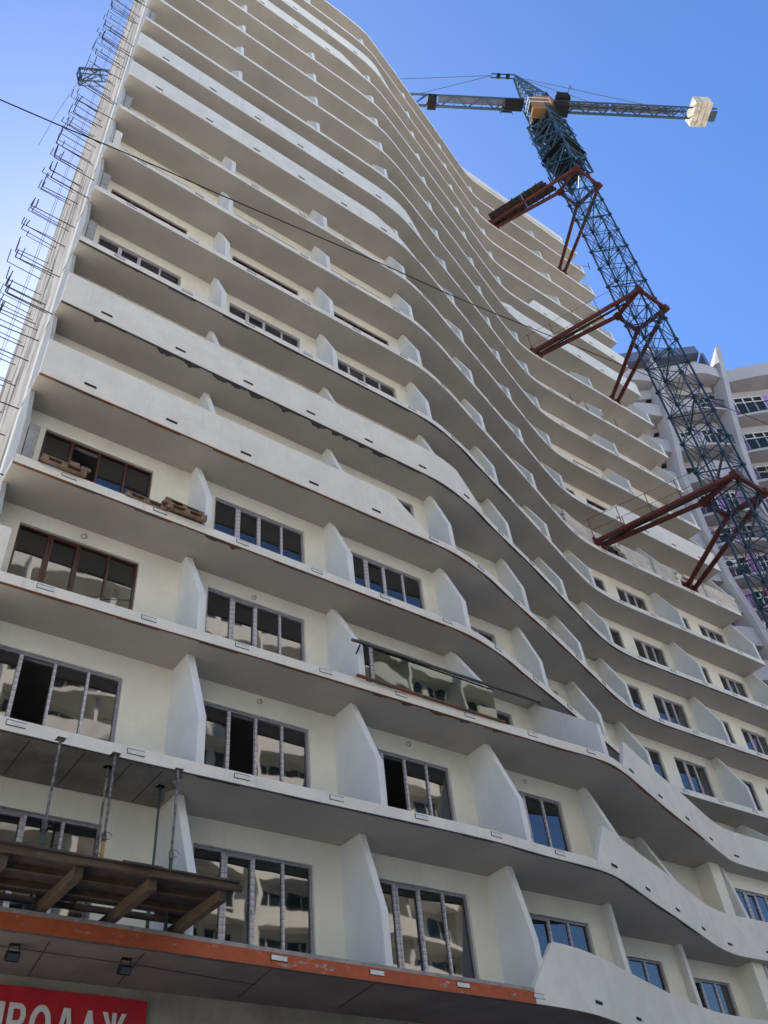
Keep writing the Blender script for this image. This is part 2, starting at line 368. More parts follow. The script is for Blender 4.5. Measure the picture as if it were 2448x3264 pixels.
# dividers
def divider(n, x, wid=.16, yback=None, pull=None, cut=True):
    zt = H(n + 1) - .002; zb = H(n) + (SLAB if n > 1 else .30) + .001
    y0 = yf(n, x + wid / 2) + .05; yb = yback
    pull = pull or yb; yt = pull - (.72 if n <= 2 else .30)
    if n <= 2 and x > 18.5: yt = pull - .22
    yt = max(yt, y0 + .1)
    m = MB()
    m.prism([(y0, zb), (yb, zb), (yb, zt), (yt, zt), (y0 + .02, zb + 1.04)], x, x + wid)
    return bevel(part('balcony_divider', m, M['white2'], B), .01)
for n in range(1, NF):
    bs = bays(n)
    for i in range(1, len(bs)):
        x = bs[i][0]; yb = max(bs[i - 1][2], bs[i][2]) + .02
        if n == 1 and 27.5 < x < 28.5 or n == 2 and 27 < x < 28:
            m = MB(); m.box(x - .1, x + .45, 17.25, 18.2, H(n) + .31, H(n + 1) - .002)
            bevel(part('pillar', m, M['cream'], B)); divider(n, x + .75, .16, 17.62, 17.6)
            continue
        divider(n, x, .17, yb, bs[i - 1][2])
    # right end divider and left end wall
    xe = xend(n); divider(n, xe - .2, .18, (17.62 if n <= 2 else 19.1), (17.6 if n <= 2 else 18.9))
    zb = H(n) + (SLAB if n > 1 else .3) + .001; zt = H(n + 1) - .002; y0 = yf(n, X0)
    m = MB(); yb = bs[0][2] + .3
    full = n in (5, 6, 11, 12, 17, 18)
    m.prism([(y0 + .06, zb), (yb, zb), (yb, zt), (yb - .85, zt), (y0 + .08, zb + 1.10)], X0 + .012, X0 + .11)
    part('end_wall', m, M['end'], B)
    if not full and n > 2:
        m = MB(); m.box(X0 + .13, X0 + .36, y0 + .05, y0 + .32, zb, zb + 1.12 + random.uniform(-.05, .08))
        part('concrete_stub', m, M['concrete'] if n % 3 else M['white'], B)
# parapets
def parapet(n, xa0, xa1, xb1, xb0, hgt=1.3, m_=None):
    z = H(n); XS = [xa0] + [x for x in [xa0 + .3 * i for i in range(1, 200)] if x < xb0 - .05] + [xb0]
    for p in (xa1, xb1):
        if xa0 < p < xb0 and min(abs(x - p) for x in XS) > .02: XS.append(p)
    XS.sort(); t = SLAB if n > 1 else .3
    def top(x):
        if x < xa1: return z + t + (hgt - t) * max(0, (x - xa0)) / max(.01, xa1 - xa0)
        if x > xb1: return z + t + (hgt - t) * max(0, (xb0 - x)) / max(.01, xb0 - xb1)
        return z + hgt
    m = MB(); T = .14; o_ = -.012
    for a, b in zip(XS, XS[1:]):
        ya, yb = yf(n, a) + o_, yf(n, b) + o_; za, zb_ = top(a) + .002, top(b) + .002
        m.face([(a, ya, z + .002), (b, yb, z + .002), (b, yb, zb_), (a, ya, za)])
        m.face([(a, ya, za), (b, yb, zb_), (b, yb + T, zb_), (a, ya + T, za)])
        m.face([(a, ya + T, z + t), (a, ya + T, za), (b, yb + T, zb_), (b, yb + T, z + t)])
        m.face([(a, ya, z + .002), (a, ya + T, z + .002), (b, yb + T, z + .002), (b, yb, z + .002)])
    for x, sgn in ((XS[0], 1), (XS[-1], -1)):
        y = yf(n, x) + o_; q = [(x, y, z + .002), (x, y, top(x) + .002), (x, y + T, top(x) + .002), (x, y + T, z + .002)]
        m.face(q if sgn > 0 else q[::-1])
    o = part('parapet', m, m_ or M['white'], B)
    # weld columns so the curved face shades smoothly
    md = o.modifiers.new('weld', 'WELD'); md.merge_threshold = .0005
    return o
E_ = 99
parapet(1, 14.55, 15.45, xend(1), xend(1), 1.32)
parapet(2, 17.25, 17.95, xend(2), xend(2), 1.28)
parapet(3, 19.65, 20.25, xend(3), xend(3), 1.22)
for n, a, b in ((5, 12.4, 13.6), (6, 15.6, 16.9), (11, 13.35, 15.45), (12, 15.7, 16.8), (17, 12.6, 14.1), (18, 15.6, 16.9)):
    parapet(n, X0 - .002, X0 - 1, a, b, 1.3)
for n, a, b in ((9, 29.7, 31.0), (14, 25.9, 27.2), (15, 29.3, 30.0)):
    parapet(n, a, b, xend(n), xend(n), 1.3)
# unfinished block parapet on the ninth balcony
n = 8; z = H(n) + SLAB; bw, bh = .6, .2
BC = {}
def wall_x(x): return yf(n, x) + .02
for r in range(5):
    x = 25.7 + (.3 if r % 2 else 0) + .04 * r
    while x < xend(n) - .3:
        gap = (28.7 + .1 * r < x + .3 < 30.35 - .12 * r) or (34.1 < x + .3 < 35.45 - .1 * r)
        col_ = abs(x + .3 - 32.3) < .28 or abs(x + .3 - 36.3) < .28
        if not gap and not col_:
            w = min(bw, xend(n) - x) - .008; y0 = wall_x(x); y1 = wall_x(x + w)
            key = round(w, 2)
            if key not in BC: BC[key] = MB().box(-w / 2, w / 2, 0, .18, 0, bh - .008).mesh('block', [M['block']])
            ob = put('block', BC[key], (x + w / 2, (y0 + y1) / 2 + random.uniform(-.004, .004), z + .002 + r * bh), B)
            ob.rotation_euler = (0, 0, math.atan2(y1 - y0, w))
        x += bw
def mortar(lo, hi):
  m = MB()
  for a in [lo + (hi - lo) * i / 12 for i in range(12)]:
    b = a + (hi - lo) / 12
    ya, yb = wall_x(a) + .012, wall_x(b) + .012
    i = len(m.v); m.face([(a, ya, z), (b, yb, z), (b, yb, z + .985), (a, ya, z + .985)])
    m.face([(a, ya + .15, z), (a, ya + .15, z + .985), (b, yb + .15, z + .985), (b, yb + .15, z)])
  part('mortar_bed', m, M['mortar'], B)
mortar(25.75, 28.55); mortar(30.25, 34.0); mortar(35.35, 38.6)
for xc in (32.3, 36.3):
    m = MB(); m.box(xc - .11, xc + .11, wall_x(xc), wall_x(xc) + .2, z, z + 1.04); part('concrete_post', m, M['concrete'], B)
# railing anchor plates on the nosings, slots on the parapets
pl = MB().box(-.16, .16, -.012, .004, -.04, .04, 0)
pl.box(-.165, .165, -.013, .003, .041, .05, 1).box(-.165, .165, -.013, .003, -.05, -.041, 1).box(-.17, -.161, -.013, .003, -.05, .05, 1)  # dark strips paint the shadow gap round the plate
plm = pl.mesh('anchor_plate', [M['bracket'], M['darkmetal']])
s_ = MB().box(-.15, .15, -.016, .004, -.032, .032, 0); slm = s_.mesh('anchor_slot', [M['dark']])  # near-black box on the face, recess shade put into its colour
has = {5: (2, 13.0), 6: (2, 16.2), 11: (2, 14.5), 12: (2, 16), 17: (2, 13), 18: (2, 16), 9: (30.2, 40), 14: (26.4, 40), 15: (29.5, 40), 1: (15, 50), 2: (17.5, 50), 3: (19.9, 50)}
for n in range(1, 19):
    if n == 8: step = 2.13
    x = {1: 8.3, 2: 3.2, 3: 3.25}.get(n, 3.2)
    while x < min(xend(n) - .3, 33 if n < 4 else 38):
        ang = math.atan2(yf(n, x + .1) - yf(n, x - .1), .2)
        inp = n in has and has[n][0] < x < has[n][1]
        if not (n > 12 and not inp):
            o = put('anchor_slot' if inp else 'anchor_plate', slm if inp else plm, (x, yf(n, x) - (.014 if inp else .001), H(n) + (.27 if inp else .15)), B)
            o.rotation_euler = (0, 0, ang)
        x += 2.12
# broken plaster flakes along the drip edge
def chip(n, x, w, d):
    m = MB(); z = H(n) - .006; P0 = []
    k = 9
    for i in range(k): P0.append((x + w * i / (k - 1), yf(n, x + w * i / (k - 1)) + .02 + random.uniform(0, .03)))
    for i in reversed(range(k)): P0.append((x + w * i / (k - 1), yf(n, x + w * i / (k - 1)) + d * random.uniform(.5, 1) * math.sin(math.pi * (i + .5) / k)+.05))
    m.face([(p[0], p[1], z) for p in P0][::-1]); part('plaster_flake', m, M['black_edge'], B)
for x, w in ((2.9, .25), (4.7, .5), (5.5, .45), (6.35, .5), (6.95, .35), (7.5, .5), (8.5, .4), (9.6, .55), (10.35, .3), (10.75, .25), (11.3, .3), (11.8, .6)): chip(6, x, w, .17)
for x, w in ((6.5, .35), (7.1, .3)): chip(4, x, w, .14)
for x, w in ((10.9, .5), (11.7, .4), (12.6, .6), (13.5, .4), (14.6, .3)): chip(3, x, w, .12)
m = MB(); pts = [(2.05, 13.80), (6.25, 13.78), (6.33, 13.95), (6.22, 14.15), (6.42, 14.35), (6.30, 14.6), (6.44, 14.9), (6.44, 15.25), (2.05, 15.25)]
m.face([(x, y, H(2) - .012) for x, y in pts][::-1]); m.face([(x, y, H(2) - .001) for x, y in pts])
for i in range(len(pts)): a, b = pts[i], pts[(i + 1) % len(pts)]; m.face([(*a, H(2) - .012), (*b, H(2) - .012), (*b, H(2) - .001), (*a, H(2) - .001)])
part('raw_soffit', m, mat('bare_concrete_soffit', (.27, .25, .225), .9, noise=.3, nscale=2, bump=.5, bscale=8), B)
for x in (2.9, 3.5, 4.45, 5.3, 5.9):
    m = MB(); m.bar((x, 13.84, H(2) - .014), (x + .02, 15.2, H(2) - .014), .014, .006); part('formwork_joint', m, M['dark'], B)
# side wall, back wall, roof, lower storey
m = MB(); m.box(X0 + .003, X0 + .28, 15.36, YB, -EYE, H(NF) + .6); part('side_wall', m, M['side'], B)
m = MB(); m.box(X0 + .29, 39.9, YB + .01, YB + .3, -EYE, H(NF) + .24); part('rear_wall', m, M['cream'], B)
m = MB()
m.box(38.2, 38.62, 19.42, YB, H(10), H(NF)); m.box(38.7, 39.0, 19.42, YB, H(4), H(10) - .01); m.box(39.3, 39.7, 17.95, YB, -EYE, H(4) - .01)
part('right_side_wall', m, M['cream'], B)
m = MB(); m.box(6, 37, 17.6, YB - .1, H(NF) + .25, H(NF) + .9); part('roof_upstand', m, M['white2'], B)
m = MB()
P = [(2.03, 15.42), (4.22, 15.549), (8.86, 15.79), (11.3, 15.9), (16, 16.1), (22, 17.6), (39, 18.2)]
for a, b in zip(P, P[1:]):
    m.face([(a[0], a[1], -EYE), (b[0], b[1], -EYE), (b[0], b[1], 4.7), (a[0], a[1], 4.7)])
part('podium_wall', m, M['podium'], B)
for i, x in enumerate((9.6, 12.4)):
    m = MB(); m.box(x, x + 2.3, 15.78 + i * .12, 15.84 + i * .12, 2.2, 4.15); part('podium_band', m, M['concrete'], B)
# soffit formwork joints
for x in (4.4, 5.9, 8.2, 10.4):
    m = MB(); m.bar((x, 13.9, 4.694), (x + .25, 15.5, 4.694), .012, .008); part('formwork_joint', m, M['dark'], B)
m = MB(); m.path([(2.3, 14.25, 4.69), (4.0, 14.28, 4.68), (6.2, 14.45, 4.685), (8.4, 14.75, 4.69)], .012, 5); part('lamp_wire', m, M['rope'], B)
# starter bars left sticking out of the raw side wall
for n in range(2, 20):
    for k, y in enumerate((14.6, 15.5, 16.5, 17.5, 18.4, 19.3, 20.1)):
        if y < 15.3 and n % 2: continue
        yy = y + random.uniform(-.12, .12); zz = H(n) + .14 + random.uniform(-.03, .03); L_ = random.uniform(1.1, 1.3)
        m = MB(); tilt = random.uniform(-.03, .05)
        e = (X0 - L_, yy + random.uniform(-.06, .06), zz + tilt)
        hook = random.uniform(.45, .95)
        pts = [(X0 + .02, yy, zz), e, (e[0] + random.uniform(-.03, .06), e[1] + random.uniform(-.1, .1), e[2] + hook)]
        m.path(pts, .033, 6)
        part('starter_bar', m, M['rebar'], B)
        if random.random() < .55 and n < 19:
            m = MB(); z2 = H(n) + 1.6 + random.uniform(-.3, .3); L2 = L_ * random.uniform(.85, 1)
            m.path([(X0 + .02, yy + .15, z2), (X0 - L2, yy + .1, z2), (X0 - L2 + .03, yy + .14, z2 + hook * .8)], .028, 6)
            part('starter_bar', m, M['rebar'], B)
# loose wire ends over the windows
for (x, y, z, r) in ((8.6, 15.2, 10.66, .05), (12.83, 15.2, 10.66, .055), (4.06, 15.2, 13.6, .06), (16.8, 15.25, 10.56, .05), (8.4, 15.2, 13.55, .05), (23.0, 17.05, 10.2, .04)):
    m = MB(); pts = [(x + r * math.cos(a) * (1 + .1 * i / 12), y - .03 - .004 * i, z + r * math.sin(a) * 1.2) for i, a in enumerate([k * math.pi / 6 for k in range(16)])]
    m.path(pts, .014, 5); part('wire_loop', m, M['cable'], B)

# ------------------------------------------------------------------ things on the building
# glass balustrade being tried on the third slab
T_ = thing('glass_balustrade', 'clear glass balcony balustrade with a long dark handrail, being fitted on one balcony only', 'balustrade', (12.8, 13.78, H(3) + SLAB))
y = 13.80
for a, b in ((10.92, 12.25), (12.26, 13.55), (13.56, 14.75)):
    m = MB(); m.box(a, b, y, y + .014, H(3) + SLAB + .03, 12.08); part('glass_panel', m, M['glass_rail'], T_)
m = MB(); m.bar((10.3, y - .02, 12.10), (16.45, y - .06, 12.13), .06, .05); part('handrail', m, M['black_edge'], T_)
m = MB(); m.box(10.4, 15.0, y - .02, y + .07, H(3) + SLAB - .004, H(3) + SLAB + .03); part('base_channel', m, M['rust'], T_)
for x in (10.55, 14.62):
    m = MB(); m.bar((x, y, 12.05), (x + .05, y + .25, 11.95), .03); part('clamp', m, M['darkmetal'], T_)

# plywood platform cantilevered from the first slab
T_ = thing('formwork_platform', 'dark plywood work platform on timber joists jutting out above the sale banner', 'platform', (4.2, 13.2, 5.0))
zt = H(1) + .30
for x in (.95, 2.0, 3.08, 4.13, 5.24, 6.38):
    m = MB(); m.box(x - .07, x + .07, 12.28, 15.2, zt + .01, zt + .17); bevel(part('joist', m, M['wood'], T_), .008)
for k, y in enumerate((12.2, 12.75, 13.3, 13.85)):
    m = MB(); m.bar((.2, y, zt + .215), (6.66 - .03 * k, y, zt + .215 + .01 * (k % 2)), .075, .085); part('bearer', m, M['wood'], T_)
for k in range(10):
    a = .2 + k * .64; y1 = 13.72 if k % 3 else 13.8
    m = MB(); m.box(a, a + .63, 12.1 + random.uniform(-.03, .03), y1, zt + .262, zt + .285 + .004 * (k % 2)); part('plywood_sheet', m, M['ply'], T_)

# adjustable props from the platform to the slab above
def prop(x, y, z0, z1, low, up, lab, jt):
    T = thing('adjustable_prop', lab, 'prop', (x, y, z0), 'steel props under the second slab')
    zm = z0 + (z1 - z0) * jt
    m = MB(); m.bar((x, y, z0), (x, y, zm), .062, n=10); part('outer_tube', m, low, T)
    m = MB(); m.bar((x, y, zm - .02), (x, y, z1 - .01), .046, n=10)
    part('inner_tube', m, up, T)
    m = MB(); m.box(x - .075, x + .075, y - .075, y + .075, z1 - .012, z1 - .002); part('top_plate', m, M['darkprop'], T)
    m = MB(); m.bar((x, y, zm - .1), (x, y, zm + .02), .085, n=10); part('collar', m, M['darkprop'], T)
    m = MB(); pts = [(x + .09 * math.cos(t) + .02, y - .05, zm - .02 + .06 * math.sin(t)) for t in [k * .5 for k in range(12)]]
    m.path(pts, .012, 5); part('locking_ring', m, M['darkprop'], T)
z0 = zt + .01; z1 = H(2)
prop(3.93, 13.60, zt + .27, z1, M['greenprop'], M['darkprop'], 'green steel prop, leftmost and outermost of the five on the platform', .42)
prop(4.93, 13.68, zt + .27, z1, M['yellowprop'], M['darkprop'], 'steel prop with yellow lower tube and perforated upper tube on the platform', .42)
prop(5.00, 14.15, z0, z1, M['darkprop'], M['darkprop'], 'dark brown steel prop standing just beside the yellow one', .42)
prop(6.13, 14.42, z0, z1, M['greenprop'], M['greenprop'], 'thin green steel prop set back under the slab, short of the divider', .4)
prop(6.14, 13.72, z0, z1, M['greenprop'], M['darkprop'], 'dark green steel prop in front of the first divider, rightmost on the platform', .45)
o = part('slack_wire', MB().path([(5.0, 14.1, 6.22), (5.3, 14.1, 6.02), (5.6, 14.2, 5.93), (5.9, 14.3, 5.98), (6.12, 14.38, 6.02)], .012, 5), M['rope'])
tag(o, 'thin slack wire strung between the middle prop and the set back green prop', 'wire')

# pallets and bricks on the fourth balcony
def pallet(x, y, z, ang, label, tilt=0, L=.98, Wd=.7):
    T = thing('wooden_pallet', label, 'pallet', (x, y, z), 'pallets on the fourth balcony')
    for k in range(5):
        yy = -Wd / 2 + .05 + k * (Wd - .1) / 4
        m = MB(); m.box(x - L / 2, x + L / 2, y + yy - .05, y + yy + .05, z + .122, z + .144); part('board', m, M['woodnew'], T)
    for k in range(3):
        yy = -Wd / 2 + .05 + k * (Wd - .1) / 2
        m = MB(); m.box(x - L / 2, x + L / 2, y + yy - .05, y + yy + .05, z, z + .022); part('board', m, M['woodnew'], T)
        for j in (-1, 0, 1):
            m = MB(); m.box(x + j * (L / 2 - .07) - .07, x + j * (L / 2 - .07) + .07, y + yy - .048, y + yy + .048, z + .023, z + .10); part('block', m, M['woodnew'], T)
    for j in (-1, 0, 1):
        m = MB(); m.box(x + j * (L / 2 - .07) - .05, x + j * (L / 2 - .07) + .05, y - Wd / 2, y + Wd / 2, z + .101, z + .121); part('board', m, M['woodnew'], T)
    T.rotation_euler = (tilt, 0, ang); return T
zs = H(4) + SLAB + .03
pallet(3.02, 14.22, zs, .02, 'weathered pallet overhanging the balcony edge at the far left, two bricks on it', .10)
pallet(4.95, 14.32, zs - .05, .03, 'pallet lying flat and low on the balcony between the two stacked ones', .0)
pallet(5.92, 14.20, zs, -.03, 'lower pallet of the pair beside the divider, yellow hose behind', .10)
pallet(5.84, 14.25, zs + .15, .05, 'upper pallet of the pair beside the divider, yellow hose behind', .10)
for i, (x, lab) in enumerate(((3.25, 'reddish brick block on the left pallet, nearer the end'), (3.50, 'reddish brick block on the left pallet, overhanging its right end'))):
    m = MB(); m.box(x - .12, x + .10, 13.92, 14.12, zs + .16, zs + .29 - .03 * i); o = bevel(part('brick', m, M['woodnew'])); tag(o, lab, 'brick')
m = MB()
for s in (0, .42):
    m.path([(5.85 + s + .28 * math.cos(t), 14.62, zs + .25 + .5 * math.sin(t)) for t in [math.pi * k / 14 for k in range(15)]], .035, 8)
tag(part('yellow_hose', m, M['hose']), 'yellow hose in two loops behind the stacked pallets on the fourth balcony', 'hose')
m = MB(); hx = 21.6
m.path([(hx + .62 * math.cos(t), yf(9, hx) + .35 + .3 * math.cos(t), H(9) + .3 + .95 * math.sin(t)) for t in [math.pi * k / 14 for k in range(15)]], .05, 8)
tag(part('yellow_hose', m, M['hose']), 'single yellow hose loop high up on the curved part of the facade', 'hose')

# floodlights under the first slab
for i, (x, y) in enumerate(((3.98, 14.15), (5.74, 14.2))):
    T = thing('floodlight', ('black floodlight hanging under the orange slab, above the left part of the banner', 'black floodlight hanging under the orange slab, above the right part of the banner')[i], 'floodlight', (x, y, 4.69), 'floodlights under the orange slab')
    m = MB(); m.box(x - .08, x + .08, y - .03, y + .03, 4.672, 4.688); m.bar((x - .075, y, 4.68), (x - .085, y, 4.56), .012); m.bar((x + .075, y, 4.68), (x + .085, y, 4.56), .012)
    part('yoke', m, M['darkmetal'], T)
    m = MB(); m.obox((x, y + .03, 4.53), (.10, 0, 0), (0, .05, .025), (0, -.03, .06)); bevel(part('housing', m, M['darkmetal'], T))
    m = MB(); m.obox((x, y - .022, 4.506), (.085, 0, 0), (0, .004, .002), (0, -.022, .045)); part('lens', m, M['glass'], T)
# sale banner
T_ = thing('sale_banner', 'red vinyl banner with white Cyrillic capitals under the orange slab', 'banner', (5.2, 15.50, 3.4))
def bpt(x, off=0): return 15.503 + (x - 4.243) * .0587 - .05 - off
m = MB()
for i in range(24):
    a = 2.1 + i * 4.665 / 24; b = a + 4.665 / 24
    wv = lambda q: .012 * math.sin(q * 5) + .006 * math.sin(q * 13)
    m.face([(a, bpt(a) + wv(a), 3.2), (b, bpt(b) + wv(b), 3.2), (b, bpt(b) + wv(b), 4.524), (a, bpt(a) + wv(a), 4.526)])
bo = part('banner_sheet', m, M['bannerred'], T_)
bo.modifiers.new('solid', 'SOLIDIFY').thickness = .004
GL = {  # stroke polygons on a unit-height grid
 'П': ([[(0, 0), (.2, 0), (.2, .83), (.5, .83), (.5, 0), (.7, 0), (.7, 1), (0, 1)]], .7),
 'Р': ([[(0, 0), (.2, 0), (.2, 1), (0, 1)], [(.2, .84), (.42, .84), (.42, 1), (.2, 1)], [(.2, .36), (.42, .36), (.42, .52), (.2, .52)],
        [(.42, .36), (.55, .4), (.65, .5), (.69, .68), (.65, .86), (.55, .96), (.42, 1), (.42, .84), (.47, .79), (.49, .68), (.47, .57), (.42, .52)]], .7),
 'О': (None, .84),
 'Д': ([[(.1, .17), (.72, .17), (.84, .17), (.84, -.17), (.67, -.17), (.67, 0), (.17, 0), (.17, -.17), (0, -.17), (0, .17)],
        [(.1, .17), (.29, .17), (.42, .82), (.42, 1), (.28, 1)], [(.42, 1), (.42, .82), (.55, .17), (.74, .17), (.56, 1)]], .84),
 'А': ([[(0, 0), (.2, 0), (.36, .64), (.36, 1), (.28, 1)], [(.36, 1), (.36, .64), (.53, 0), (.74, 0), (.46, 1)], [(.23, .22), (.51, .22), (.47, .36), (.27, .36)]], .74),
 'Ж': ([[(.43, 0), (.61, 0), (.61, 1), (.43, 1)], [(0, 0), (.22, 0), (.43, .42), (.43, .66), (.36, .6)], [(0, 1), (.21, 1), (.43, .56), (.43, .36), (.3, .45)],
        [(1.04, 0), (.82, 0), (.61, .42), (.61, .66), (.68, .6)], [(1.04, 1), (.83, 1), (.61, .56), (.61, .36), (.74, .45)]], 1.04)}
cxx = 4.08; hh = .50; zb = 4.285 - .5
for ch in 'ПРОДАЖ':
    polys, adv = GL[ch]
    if polys is None:
        polys = []
        for k in range(20):
            a = 2 * math.pi * k / 20; b = 2 * math.pi * (k + 1) / 20
            polys.append([(.42 + .42 * math.cos(a), .5 + .52 * math.sin(a)), (.42 + .42 * math.cos(b), .5 + .52 * math.sin(b)), (.42 + .21 * math.cos(b), .5 + .33 * math.sin(b)), (.42 + .21 * math.cos(a), .5 + .33 * math.sin(a))])
    m = MB()
    for p in polys:
        pp = [(cxx + q[0] * hh * .82, bpt(cxx + q[0] * hh * .82, .021), zb + q[1] * hh) for q in p]
        m.face(pp)
    o = part('letter', m, M['letter'], T_); o.modifiers.new('solid', 'SOLIDIFY').thickness = .004
    cxx += (adv + .16) * hh * .82

# overhead cable
Z = [(-3.5, 15.5), (-.7, 15.977), (.385, 16.279), (1.197, 16.53), (2.209, 16.82), (3.431, 17.12), (7.715, 18.343), (9.618, 18.80), (11.54, 19.36), (13.897, 20.11), (17.037, 21.08), (18.716, 21.62), (22.391, 22.75), (26.463, 24.05), (32, 25.9)]
m = MB()
for a, b in zip(Z, Z[1:]): m.bar((a[0], 8, a[1]), (b[0], 8, b[1]), .026, n=6)
tag(part('overhead_cable', m, M['cable']), 'black overhead cable sagging across the picture in front of the facade', 'cable')
for i, dx in enumerate((0, -.08)):
    m = MB(); m.bar((1.72 + dx, 21.0, 2), (1.80 + dx, 21.0, 62), .016, n=5)
    tag(part('hoist_rope', m, M['rope']), ('thin vertical hoist rope at the left edge, nearer the raw wall', 'thin vertical hoist rope at the left edge, farther from the raw wall')[i], 'rope')
# hoist head poking out behind the left edge
T_ = thing('steel_hoist', 'small dark blue steel hoist frame sticking out behind the left edge of the building', 'hoist', (1.4, 21.6, 49))
m = MB()
c = [(.65, 21.3, 50.28), (.65, 21.6, 50.28), (.96, 21.3, 49.04), (.96, 21.6, 49.04), (2.9, 21.3, 53.2), (2.9, 21.6, 53.2), (2.9, 21.3, 51.7), (2.9, 21.6, 51.7)]
m.bar(c[0], c[2], .10); m.bar(c[1], c[3], .06); m.bar(c[0], c[1], .05); m.bar(c[2], c[3], .05); part('head_frame', m, M['blue'], T_)
m = MB(); m.bar(c[0], c[4], .10); m.bar(c[1], c[5], .05); part('top_rail', m, M['blue'], T_)
m = MB(); m.bar(c[2], c[6], .06); m.bar(c[3], c[7], .03); part('bottom_rail', m, M['blue'], T_)
m = MB(); m.bar(c[2], (1.6, 21.3, 51.5), .05); m.bar((1.6, 21.3, 51.5), (1.9, 21.3, 50.4), .05); m.bar(c[3], (1.6, 21.6, 51.5), .04); m.bar((1.3, 21.3, 49.6), (1.9, 21.6, 52.1), .03); part('bracing', m, M['blue'], T_)
m = MB(); m.box(.78, .95, 21.35, 21.6, 49.5, 49.85); part('winch', m, M['darkmetal'], T_)
m = MB(); m.path([(.86, 21.65, 49.5), (.5, 21.6, 45), (.3, 21.6, 41)], .02, 5); part('hoist_line', m, M['rope'], T_)

# ------------------------------------------------------------------ tower crane
CX0, CX1, CY0, CY1 = 30.85, 32.40, 11.68, 13.25
CX, CY = 31.62, 12.47
T_ = thing('tower_crane', 'blue lattice tower crane with cream counterweight, tied to the building by dark red struts', 'crane', (CX, CY, -EYE))
corners = [(CX0, CY0), (CX1, CY0), (CX1, CY1), (CX0, CY1)]
def lattice(m, z0, z1, cs, ch=.085, br=.034, cross=True):
    for i in range(4):
        a = cs[i]; b = cs[(i + 1) % 4]
        m.bar((*a, z0), (*a, z1), ch, mi=0)
        m.bar((*a, z1), (*b, z1), br * 1.2)
        if cross:
            m.bar((*a, z0), (*b, z1), br, mi=0); m.bar((*b, z0), (*a, z1), br)
        else:
            m.bar((*a, z0), (*b, z1), br)
        m.obox((*a, z1), (.10, 0, 0), (0, .10, 0), (0, 0, .06))
P_ = 2.0; zz = -EYE; k = 0
secs = {}
while zz < 59.5:
    m = MB(); lattice(m, 0, P_, corners)
    if k % 2 == 0:
        m.bar((*corners[0], P_ * .98), (*corners[2], P_ * .98), .06); m.bar((*corners[1], P_ * .98), (*corners[3], P_ * .98), .05)
    # ladder
    for r in range(7): m.bar((CX + .1, CY + .35, .1 + r * .29), (CX + .5, CY + .35, .1 + r * .29), .022)
    m.bar((CX + .1, CY + .35, 0), (CX + .1, CY + .35, P_), .03); m.bar((CX + .5, CY + .35, 0), (CX + .5, CY + .35, P_), .03)
    if k % 2 not in secs: secs[k % 2] = m.mesh('mast_section', [M['blue']], Vector((CX, CY, 0)))
    put('mast_section', secs[k % 2], (CX, CY, zz), T_)
    zz += P_; k += 1
# climbing frame around the mast
e = .24; cs2 = [(CX0 - e, CY0 - e), (CX1 + e, CY0 - e), (CX1 + e, CY1 + e), (CX0 - e, CY1 + e)]
m = MB(); z = 58.3
for s in range(4): lattice(m, z + s * 2.15, z + (s + 1) * 2.15, cs2, .13, .08)
part('climbing_frame', m, M['blue2'], T_)
m = MB()
for s in range(3): lattice(m, 59.6 + s * 2.4, 59.6 + (s + 1) * 2.4, corners, .12, .09)
part('inner_mast', m, M['blue'], T_)
for zz in (60.4, 62.6, 64.9):
    m = MB(); m.obox((CX, CY, zz), (.62, 0, 0), (0, .62, 0), (0, 0, .03)); part('dark_infill_panel', m, M['darkmetal'], T_)  # dark panels added to stand for shade inside the climbing frame
for q in (((CX + .2, CY + .1, 61.6), .35, .3, .9), ((CX - .1, CY, 65.9), .5, .5, .5)):
    m = MB(); m.obox(q[0], (q[1], 0, 0), (0, q[2], 0), (0, 0, q[3])); part('dark_infill_box', m, M['darkmetal'], T_)  # added dark boxes, more painted shade for the frame's interior
for zz in (61.0, 64.2):
    m = MB(); q = e + .16
    for i in range(4):
        c_ = [(CX0 - q, CY0 - q), (CX1 + q, CY0 - q), (CX1 + q, CY1 + q), (CX0 - q, CY1 + q)]
        m.bar((*c_[i], zz), (*c_[(i + 1) % 4], zz), .05); m.bar((*c_[i], zz + 1), (*c_[(i + 1) % 4], zz + 1), .035)
        if zz < 62: m.bar((*cs2[i], zz - .05), (*cs2[(i + 1) % 4], zz - .05), .5, .05)
    part('climbing_walkway', m, M['darkmetal'], T_)
m = MB()
for sx in (-1, 1):
    m.obox((CX + sx * .55, CY, 58.9), (.04, 0, 0), (0, .75, 0), (0, 0, .45))
m.obox((CX, CY, 58.7), (.5, 0, 0), (0, .3, 0), (0, 0, .35)); m.bar((CX, CY, 58.4), (CX, CY, 62), .3, n=10)
part('hydraulic_jack', m, M['darkmetal'], T_)
# slewing ring, tower top, cab
JD = Vector((-.855, .52, 0)).normalized(); JN = Vector((-JD.y, JD.x, 0)); C0 = Vector((CX, CY, 0))
def J(s, t, z): return C0 + JD * s + JN * t + Vector((0, 0, z))
m = MB(); m.bar(J(0, 0, 66.9), J(0, 0, 67.7), 2.3, n=20); m.bar(J(0, 0, 67.7), J(0, 0, 68.6), 1.8, n=20); part('slewing_ring', m, M['darkmetal'], T_)
m = MB()
for s, t in ((1, 1), (1, -1), (-1, 1), (-1, -1)): m.bar(J(s * .75, t * .75, 68.4), J(s * .75, t * .75, 71.2), .16)
for s in (-1, 1):
    m.bar(J(-.75, s * .75, 68.4), J(.75, s * .75, 71.1), .12); m.bar(J(.75, s * .75, 68.4), J(-.75, s * .75, 71.1), .12); m.bar(J(s * .75, -.75, 68.5), J(s * .75, .75, 71.1), .12)
part('turntable_frame', m, M['blue'], T_)
m = MB(); AP = J(.75, 0, 76.4)
